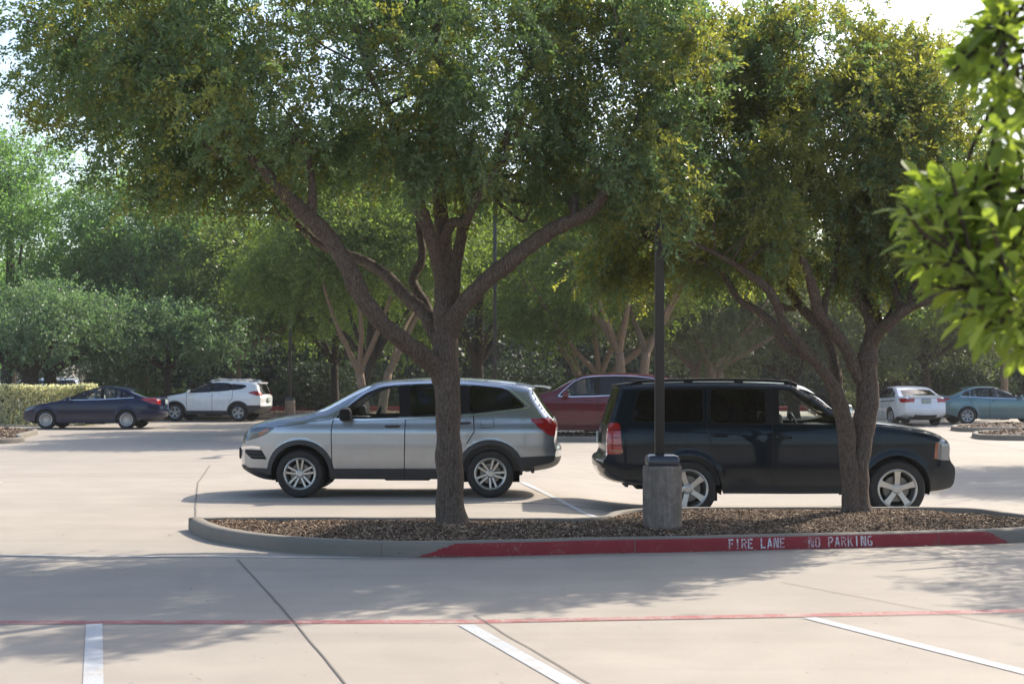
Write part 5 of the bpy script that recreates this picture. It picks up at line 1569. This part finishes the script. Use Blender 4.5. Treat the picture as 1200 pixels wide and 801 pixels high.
def build_hedges_and_shrubs():
    r = thing('hedge', 'clipped cream and green variegated hedge behind the navy sedan', 'hedge', (-23.9, 53.2, 0))
    quad_cloud('foliage', leaf_box((0, 0, .73), (16.4, 1.5, 1.46), 34000, .13, .075), M['leaf_hedge'], r)
    mb = MB()
    for x in np.arange(-7.8, 8, .5): mb.tube([(x, 0, 0), (x + .05, .05, .7), (x + .2, 0, 1.2)], [.03, .025, .01], 5)
    mb.build('stem', M['bark_dark'], r, recalc=False)
    r = thing('hedge', 'clipped dark green hedge behind the white SUV with roof rails', 'hedge', (-16.6, 68.5, 0))
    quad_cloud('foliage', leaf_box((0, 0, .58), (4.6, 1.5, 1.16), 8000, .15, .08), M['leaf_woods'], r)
    mb = MB()
    for x in np.arange(-2.1, 2.2, .6): mb.tube([(x, 0, 0), (x + .05, .05, .6), (x + .2, 0, 1.0)], [.03, .025, .01], 5)
    mb.build('stem', M['bark_dark'], r, recalc=False)

    def shrub(label, px, d, R, H, leaf, n, lf, nm='shrub'):
        r = thing(nm, label, 'shrub', ((px - 600) * d / F, d, 0))
        mb = MB()
        for k in range(7):
            a = k * .9; mb.tube([(0, 0, 0), (.3 * R * math.cos(a), .3 * R * math.sin(a), H * .4), (.75 * R * math.cos(a), .75 * R * math.sin(a), H * .75)], [.03, .02, .008], 5)
        mb.build('stem', M['bark_dark'], r, recalc=False)
        C = clump_centres([(np.array((0, 0, H * .52)), np.array((R * .85, R * .85, H * .46)))], n, .2, .9, px, .4)
        quad_cloud('foliage', twig_leaves(C, np.array((0, 0, 0)), 8, 9, .3, .5, *lf), leaf, r)
    shrub('wispy grey green shrub behind the roof of the navy sedan', 140, 62, 1.9, 2.5, M['leaf_hazy'], 120, (.16, .03))
    shrub('rounded dark maroon shrub beyond the white sedan', 1043, 63, .9, 1.75, M['leaf_maroon'], 70, (.12, .06))
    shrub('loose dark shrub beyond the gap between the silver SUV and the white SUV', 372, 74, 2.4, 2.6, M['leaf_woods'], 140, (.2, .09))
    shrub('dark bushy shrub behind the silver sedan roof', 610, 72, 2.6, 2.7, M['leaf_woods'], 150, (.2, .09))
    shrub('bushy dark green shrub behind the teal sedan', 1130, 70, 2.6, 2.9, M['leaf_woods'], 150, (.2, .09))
    shrub('yellowish green shrub right of the crooked oak trunk', 1022, 70, 1.5, 2.5, M['leaf_hazy'], 90, (.16, .07))


def build_near_tree():
    """broad-leaved young tree whose branches reach in from the right, close to the camera"""
    base = Vector((3.6, 4.7, 0))
    root = thing('broadleaf_tree', 'bright green broad leaved branches reaching in at the right edge, closest to the viewer', 'tree', base)
    mb = MB()
    limb_mesh(mb, [(0, 0, -.05), (.02, 0, .8), (-.05, -.02, 1.7), (-.15, -.05, 2.6), (-.2, 0, 3.6)], [.075, .06, .052, .04, .02], 6, 10, .15)
    Vs = []
    shoots = []

    def reach(a, pts, r):
        q = limb_mesh(mb, [a] + pts, [r, r * .75, r * .5, r * .3][:len(pts) + 1], 5, 7, .1)
        return q
    loc = lambda px, py, d: tuple(atd(px, py, d) - base)
    for a, pts in [((-.03, -.01, 1.3), [loc(1420, 330, 4.5), loc(1270, 330, 4.2), loc(1150, 335, 4.1)]),
                   ((-.05, -.02, 1.6), [loc(1420, 260, 4.5), loc(1270, 240, 4.3), loc(1140, 238, 4.2)]),
                   ((-.08, -.03, 1.9), [loc(1420, 170, 4.5), loc(1290, 120, 4.3), loc(1170, 40, 4.2)]),
                   ((-.02, 0, 1.1), [loc(1440, 420, 4.4), loc(1290, 390, 4.1), loc(1190, 370, 4.0)]),
                   ((-.1, -.03, 2.2), [loc(1400, 60, 4.6), loc(1290, 10, 4.5), loc(1215, -40, 4.4)])]:
        reach(a, pts, .016)
    spots = [(1262, 330), (1290, 240), (1300, 150), (1310, 60), (1330, 390), (1350, 300), (1370, 200), (1400, 110), (1420, 300), (1290, 420), (1450, 180), (1072, 246), (1065, 272), (1078, 222), (1070, 300), (1085, 325), (1085, 235), (1100, 215), (1118, 250), (1140, 218), (1160, 240), (1185, 225), (1095, 275), (1125, 285), (1150, 275), (1180, 270), (1080, 290), (1110, 310), (1140, 315), (1170, 310), (1195, 300), (1130, 345), (1160, 350), (1190, 340), (1125, 375), (1150, 380), (1180, 385), (1205, 370),
             (1215, 250), (1220, 310), (1175, 205), (1200, 195), (1215, 180), (1230, 220), (1240, 280), (1240, 340), (1140, 40), (1125, 60), (1160, 30), (1150, 62), (1180, 15), (1195, 45), (1172, 5), (1205, 15), (1215, 60), (1205, -15), (1230, 30), (1250, 100), (1260, 170), (1150, 255), (1165, 290), (1200, 265), (1145, 335), (1105, 250), (1120, 232), (1190, 400), (1165, 365), (1190, 90), (1175, 120), (1195, 140), (1185, 165), (1165, 150), (1200, 110), (1155, 100), (1130, 85)]
    anchor = np.array(mb.v)
    for (px, py) in spots:
        for rep in range(3 if px < 1195 else 1 if px < 1255 else 4):
            d = 4.15 + RNG.normal(0, .22)
            jt = 9 if px < 1255 else 45; tip = np.array(loc(px + RNG.normal(0, jt), py + RNG.normal(0, jt), d))
            k = np.argmin(np.linalg.norm(anchor - tip, axis=1)); a = anchor[k]
            v = tip - a
            if np.linalg.norm(v) > .5: a = tip - unit(v) * .25
            dirn = unit(unit(tip - a) * .7 + np.array([-.35, 0, .25]) + RNG.normal(0, .35, 3))
            limb_mesh(mb, [a, (a + tip) / 2 + RNG.normal(0, .015, 3), tip], [.005, .004, .0025], 3, 5, 0)
            n = RNG.integers(8, 13)
            for i in range(n):
                t = i / n
                an = i * 2.4
                e1 = unit(np.cross(dirn, [0.2, 1, .3])); e2 = np.cross(dirn, e1)
                ld = unit(dirn * (.25 + .8 * t) + (e1 * math.cos(an) + e2 * math.sin(an)) * (1.0 - .45 * t) + np.array([0, 0, -.10]))
                p = tip - dirn * .085 * (1 - t)
                L = .088 * RNG.uniform(.6, 1.2); W = L * RNG.uniform(.34, .44)
                s = unit(np.cross(ld, [RNG.normal(0, .3), RNG.normal(0, .3), 1])); nn = np.cross(s, ld)
                prof = [(0, .05), (.25, .52), (.58, 1.0), (.84, .72), (1, .05)]
                rows = []
                for (u, w) in prof:
                    c = p + ld * L * (u * .97 + .03) - nn * L * .16 * u * u
                    rows.append((c + s * W / 2 * w + nn * W * .13 * w, c, c - s * W / 2 * w + nn * W * .13 * w))
                Vs.append(rows)
    mb.build('trunk', M['bark_dark'], root, recalc=False)
    verts = []; faces = []
    for rows in Vs:
        o = len(verts)
        for r in rows: verts += [tuple(x) for x in r]
        for i in range(4):
            b = o + i * 3
            faces += [(b, b + 3, b + 4, b + 1), (b + 1, b + 4, b + 5, b + 2)]
    mesh_obj('crown', verts, faces, M['leaf_young'], root)
# ---------------------------------------------------------------- street furniture
def lamp_post(label, x, y, h, base_h, base_r, w, cover=True, group=None, z0=0.0, shift=0.0):
    root = thing('lamp_post', label, 'lamp post', (x, y, z0), 0, group)
    mb = MB(); n = 32
    mb.lathe([(0, -.3), (base_r, -.3), (base_r, 0), (base_r * 1.0, base_h * .5), (base_r * 1.005, base_h - .05), (base_r * .985, base_h - .015), (base_r * .93, base_h), (0, base_h)], n)
    b = mb.build('concrete_base', M['cast'], root)
    if cover:
        q = MB(); q.rbox((0, 0, base_h + .055), (base_r * 1.72, base_r * 1.72, .12), .04, taper=.93); q.build('base_cover', M['pole_cover'], root)
    q = MB()
    q.rbox((shift, 0, base_h + (h - base_h) / 2), (w, w, h - base_h), .012)
    q.build('pole', M['pole'], root, sharp=30)
    q = MB(); q.rbox((shift, -.45, h - .05), (.09, .9, .06), .015); q.rbox((0, -1.1, h - .05), (.34, .62, .16), .03); q.build('lamp_head', M['pole'], root)
    return root


def octagon_sign(label, px, py, d, r, mark, tall):
    p = atd(px, py, d)
    root = thing('traffic_sign', label, 'sign', (p.x, p.y, 0))
    q = MB(); q.tube([(0, .05, 0), (0, .05, p.z + r)], .03, 8); q.build('post', M['steel'], root)
    oc = [(r * math.cos(math.pi / 8 + k * math.pi / 4), r * math.sin(math.pi / 8 + k * math.pi / 4)) for k in range(8)]
    q = MB(); q.prism(oc, lambda u, v: (u, -.012, p.z + v), lambda u, v: (u, .012, p.z + v)); f = q.build('sign_plate', M['sign_white'], root, smooth=False)
    q = MB()
    for (x0, z0, x1, z1) in mark:
        q.tube([(x0 * r, -.018, p.z + z0 * r), (x1 * r, -.018, p.z + z1 * r)], .045, 6)
    q.build('mark', M['sign_blue'], root)


def build_furniture():
    b = at(776, 617, .16)
    lamp_post('black square lamp post on a thick concrete drum in the mulch island', b.x, b.y, 8.4, .70, .212, .100, z0=.13, shift=-.03)
    lamp_post('distant lamp post on a concrete drum right of the white SUV with roof rails', (340 - 600) * 60 / F, 60, 7.5, .78, .215, .105, z0=.02)
    lamp_post('slim black lamp post seen behind the big oak just right of its trunk', (580 - 600) * 39.2 / F, 39.2, 7.6, .70, .2, .10)
    lamp_post('thin distant lamp post close behind the near black lamp post', (750 - 600) * 70 / F, 70, 7.6, .7, .2, .10)
    lamp_post('thin distant lamp post above the roof rack of the black SUV', (852 - 600) * 72 / F, 72, 7.6, .7, .2, .10)
    octagon_sign('pale octagonal sign on a post at the far left beyond the hedge', 12.5, 435, 95, .27, [(0, .5, 0, -.45)], 0)
    octagon_sign('pale octagonal sign with dark strokes above the navy sedan roof', 120.5, 429, 95, .26, [(-.4, .35, -.05, -.25), (.1, .4, .42, -.1), (.1, .4, -.05, -.25)], 0)
    p = atd(77.5, 449.5, 92)
    root = thing('traffic_barrel', 'small orange traffic barrel beyond the hedge beside a white SUV', 'barrel', (p.x, p.y, .04))
    q = MB(); q.lathe([(0, 0), (.30, 0), (.30, .08), (.26, .10), (.25, .5), (.23, .52), (.225, .85), (.19, .9), (0, .9)], 16); q.build('drum', M['orange'], root)
    q = MB(); q.lathe([(.256, .3), (.256, .42)], 16); q.lathe([(.24, .6), (.24, .72)], 16); q.build('reflective_band', M['sign_white'], root)
    # low white wall line far to the right, half hidden: a bench on the slope beyond the white sedan
    p = atd(1082, 441, 74)
    root = thing('bench', 'brown slatted bench on the grass beyond the white sedan', 'bench', (p.x, p.y, 0))
    q = MB()
    for k in range(3): q.rbox((0, .12 * k - .12, .46), (1.6, .10, .04), .008)
    q.build('seat', M['bark_tan'], root)
    q = MB()
    for k in range(2): q.rbox((0, .24, .70 + .14 * k), (1.6, .04, .10), .008)
    q.build('backrest', M['bark_tan'], root)
    for s in (-1, 1):
        q = MB(); q.rbox((s * .7, 0, .22), (.06, .40, .44), .008); q.rbox((s * .7, .27, .45), (.06, .05, .9), .008); q.build('leg', M['pole'], root)


def place(px, s, dy, z=0.0):
    """root point: photo column of the front axle, scale at the wheel face, half width"""
    d = F / s
    return Vector(((px - 600) / s, d + dy, z))


def build_vehicles():
    build_car('parked_car', 'silver SUV with black wheel arch cladding parked behind the big oak trunk', 'SUV', spec_silver_suv(), place(351.3, 79.2, .99, 0), 0.0, detail=1.25)
    build_car('parked_car', 'black SUV with roof rack and five spoke wheels parked behind the lamp post', 'SUV', spec_black_suv(), place(1051.7, 83.2, 1.0, -.197), math.pi, detail=1.25)
    G = 'cars parked across the lot'
    lo = spec_sedan('low')
    build_car('parked_car', 'navy blue sedan parked in front of the variegated hedge', 'sedan', lo, place(54.3, 34.0, .9, 0), math.radians(-1.5), G)
    build_car('parked_car', 'white SUV with grey roof rails and black cladding behind the navy sedan', 'SUV', spec_compact_suv(), place(208.5, 28.9, .9, 0), math.radians(-8), G)
    ta = spec_sedan('tall')
    # the white saloon stands nose-away, its tail to the camera
    ps = dict(ta, paint=M['white_cool'], spoiler=(3.80, 1.115, .10, .62))
    ps['zones'] = ps['zones'] + [('exhaust', M['chrome'], 3.6, 4.2, .24, .31, .52, .70)]
    ps['tknots'] = ta['tknots'] + [.52]
    yaw = math.radians(-83.5)
    rear = Vector(((1085 - 600) / 32.2, F / 32.2, 0)); off = Vector((3.88 * math.cos(yaw), 3.88 * math.sin(yaw), 0))
    build_car('parked_car', 'white sedan seen from behind with red tail lamps, left of the teal sedan', 'sedan', ps, rear - off, yaw, G)
    # teal saloon nose to the right; rear axle at column 1134
    p = place(1134, 30.9, .9, 0)
    build_car('parked_car', 'teal sedan at the right edge with its front cut off by the frame', 'sedan', ta, (p.x + 2.795, p.y, 0), math.pi, G)
    rd = scaled(spec_silver_suv(), 1.06, 1.075)
    regs = []
    for r in rd['regions']:
        r = dict(r)
        if r.get('one') == 'lower_cladding': r['mat'] = M['dark_red']
        regs.append(r)
    rd['regions'] = regs; rd['paint'] = M['dark_red']; rd['mirrormat'] = M['dark_red']; rd['handlemat'] = M['dark_red']; rd['bumpmat'] = M['dark_red']; rd['zones'] = [z if z[0] != 'bumper' else ('bumper', M['dark_red']) + z[2:] for z in rd['zones']]
    build_car('parked_car', 'dark red SUV half hidden between the silver SUV and the black SUV', 'SUV', rd, place(632, 41.7, 1.0, 0), 0.0, G)
    build_car('parked_car', 'pale silver car with only its roof and rear glass showing beyond the silver SUV tail', 'sedan', lo, ((566 - 600) * 56 / F, 56, 0), 0.0, G, body=M['grey_paint'], detail=.8)
    # beyond the hedge, far left
    FG = 'cars parked beyond the hedge'
    cs = spec_compact_suv()
    build_car('parked_car', 'white SUV with a dark rear window far beyond the hedge beside the thick trunk', 'SUV', dict(cs, rearglass=M['glass_dark']), ((62 - 600) * 112 / F, 112, .04), math.radians(-78), FG, detail=.6)
    build_car('parked_car', 'pale blue car far away left of the thick forked trunk', 'car', cs, ((6 - 600) * 104 / F, 104, .04), math.radians(10), FG, body=M['pale_blue'], detail=.6)
    build_car('parked_car', 'black car far beyond the hedge right of the orange barrel', 'car', cs, ((84 - 600) * 96 / F, 96, .04), math.radians(-80), FG, body=M['black_paint'], detail=.6)
    build_car('parked_car', 'tiny white car far off under the octagonal sign with dark strokes', 'car', lo, ((108 - 600) * 122 / F, 122, .04), math.radians(5), FG, body=M['white_paint'], detail=.6)


# ---------------------------------------------------------------- light, sky, camera
def build_light():
    az = Vector((.82, .88, 1.0)).normalized()                    # towards the sun: right, behind the cars, well up
    elev = math.asin(az.z); rot = math.atan2(az.x, az.y)
    w = bpy.data.worlds.new('World'); scene.world = w; w.use_nodes = True
    nt = w.node_tree; bg = nt.nodes['Background']
    sky = nt.nodes.new('ShaderNodeTexSky'); sky.sky_type = 'NISHITA'; sky.sun_disc = False
    sky.sun_elevation = elev; sky.sun_rotation = rot; sky.altitude = 150
    sky.air_density = 1.0; sky.dust_density = 2.6; sky.ozone_density = 1.0
    nt.links.new(sky.outputs[0], bg.inputs[0]); bg.inputs[1].default_value = SKY
    ld = bpy.data.lights.new('sun', 'SUN'); ld.energy = SUN; ld.angle = math.radians(.53); ld.color = (1.0, .915, .79)
    o = bpy.data.objects.new('sun', ld); COL.objects.link(o)
    o.rotation_euler = (-az).to_track_quat('-Z', 'Y').to_euler()
    o.location = az * 60


def build_haze():
    if not HAZE: return
    m = bpy.data.materials.new('haze_air'); m.use_nodes = True
    nt = m.node_tree; nt.nodes.clear()
    out = nt.nodes.new('ShaderNodeOutputMaterial'); v = nt.nodes.new('ShaderNodeVolumePrincipled')
    v.inputs['Color'].default_value = (.93, .94, .95, 1); v.inputs['Density'].default_value = HAZE; v.inputs['Anisotropy'].default_value = .35
    nt.links.new(v.outputs[0], out.inputs['Volume'])
    mb = MB(); mb.rbox((0, 320, 7.0), (860, 780, 16.6), 0)
    tag(mb.build('haze', m, None, smooth=False), 'thin pale summer haze in the air over the parking lot', kind='stuff')


def build_camera():
    cd = bpy.data.cameras.new('camera'); cd.sensor_width = 36; cd.lens = 36 * F / 1200
    cd.shift_y = (HY - 400.5) / 1200; cd.clip_end = 3000; cd.clip_start = .05
    cd.dof.use_dof = True; cd.dof.focus_distance = 18.5; cd.dof.aperture_fstop = 4.0
    o = bpy.data.objects.new('camera', cd); COL.objects.link(o)
    o.location = (0, 0, CAMZ); o.rotation_euler = (math.radians(90), 0, 0)
    scene.camera = o


SKY, SUN, EXPO = .15, 3.6, 1.06
HAZE = .00035
import time as _time
_t = _time.time()
for fn in (build_light, build_camera, build_haze, build_ground, build_markings, build_island, build_far_islands, build_lawns, build_furniture, build_vehicles, build_main_trees, build_background_trees, build_hedges_and_shrubs, build_near_tree):
    fn()
    print('BUILD', fn.__name__, round(_time.time() - _t, 1))
vs = scene.view_settings
scene.display_settings.display_device = 'sRGB'
vs.view_transform = 'Standard'; vs.look = 'None'; vs.exposure = EXPO; vs.gamma = 1; vs.use_curve_mapping = False
scene.render.engine = 'CYCLES'
cy = scene.cycles
cy.max_bounces = 12; cy.diffuse_bounces = 6; cy.glossy_bounces = 4; cy.transmission_bounces = 8; cy.transparent_max_bounces = 12
cy.caustics_reflective = False; cy.caustics_refractive = False; cy.use_denoising = True; cy.sample_clamp_indirect = 6
scene.render.use_persistent_data = False
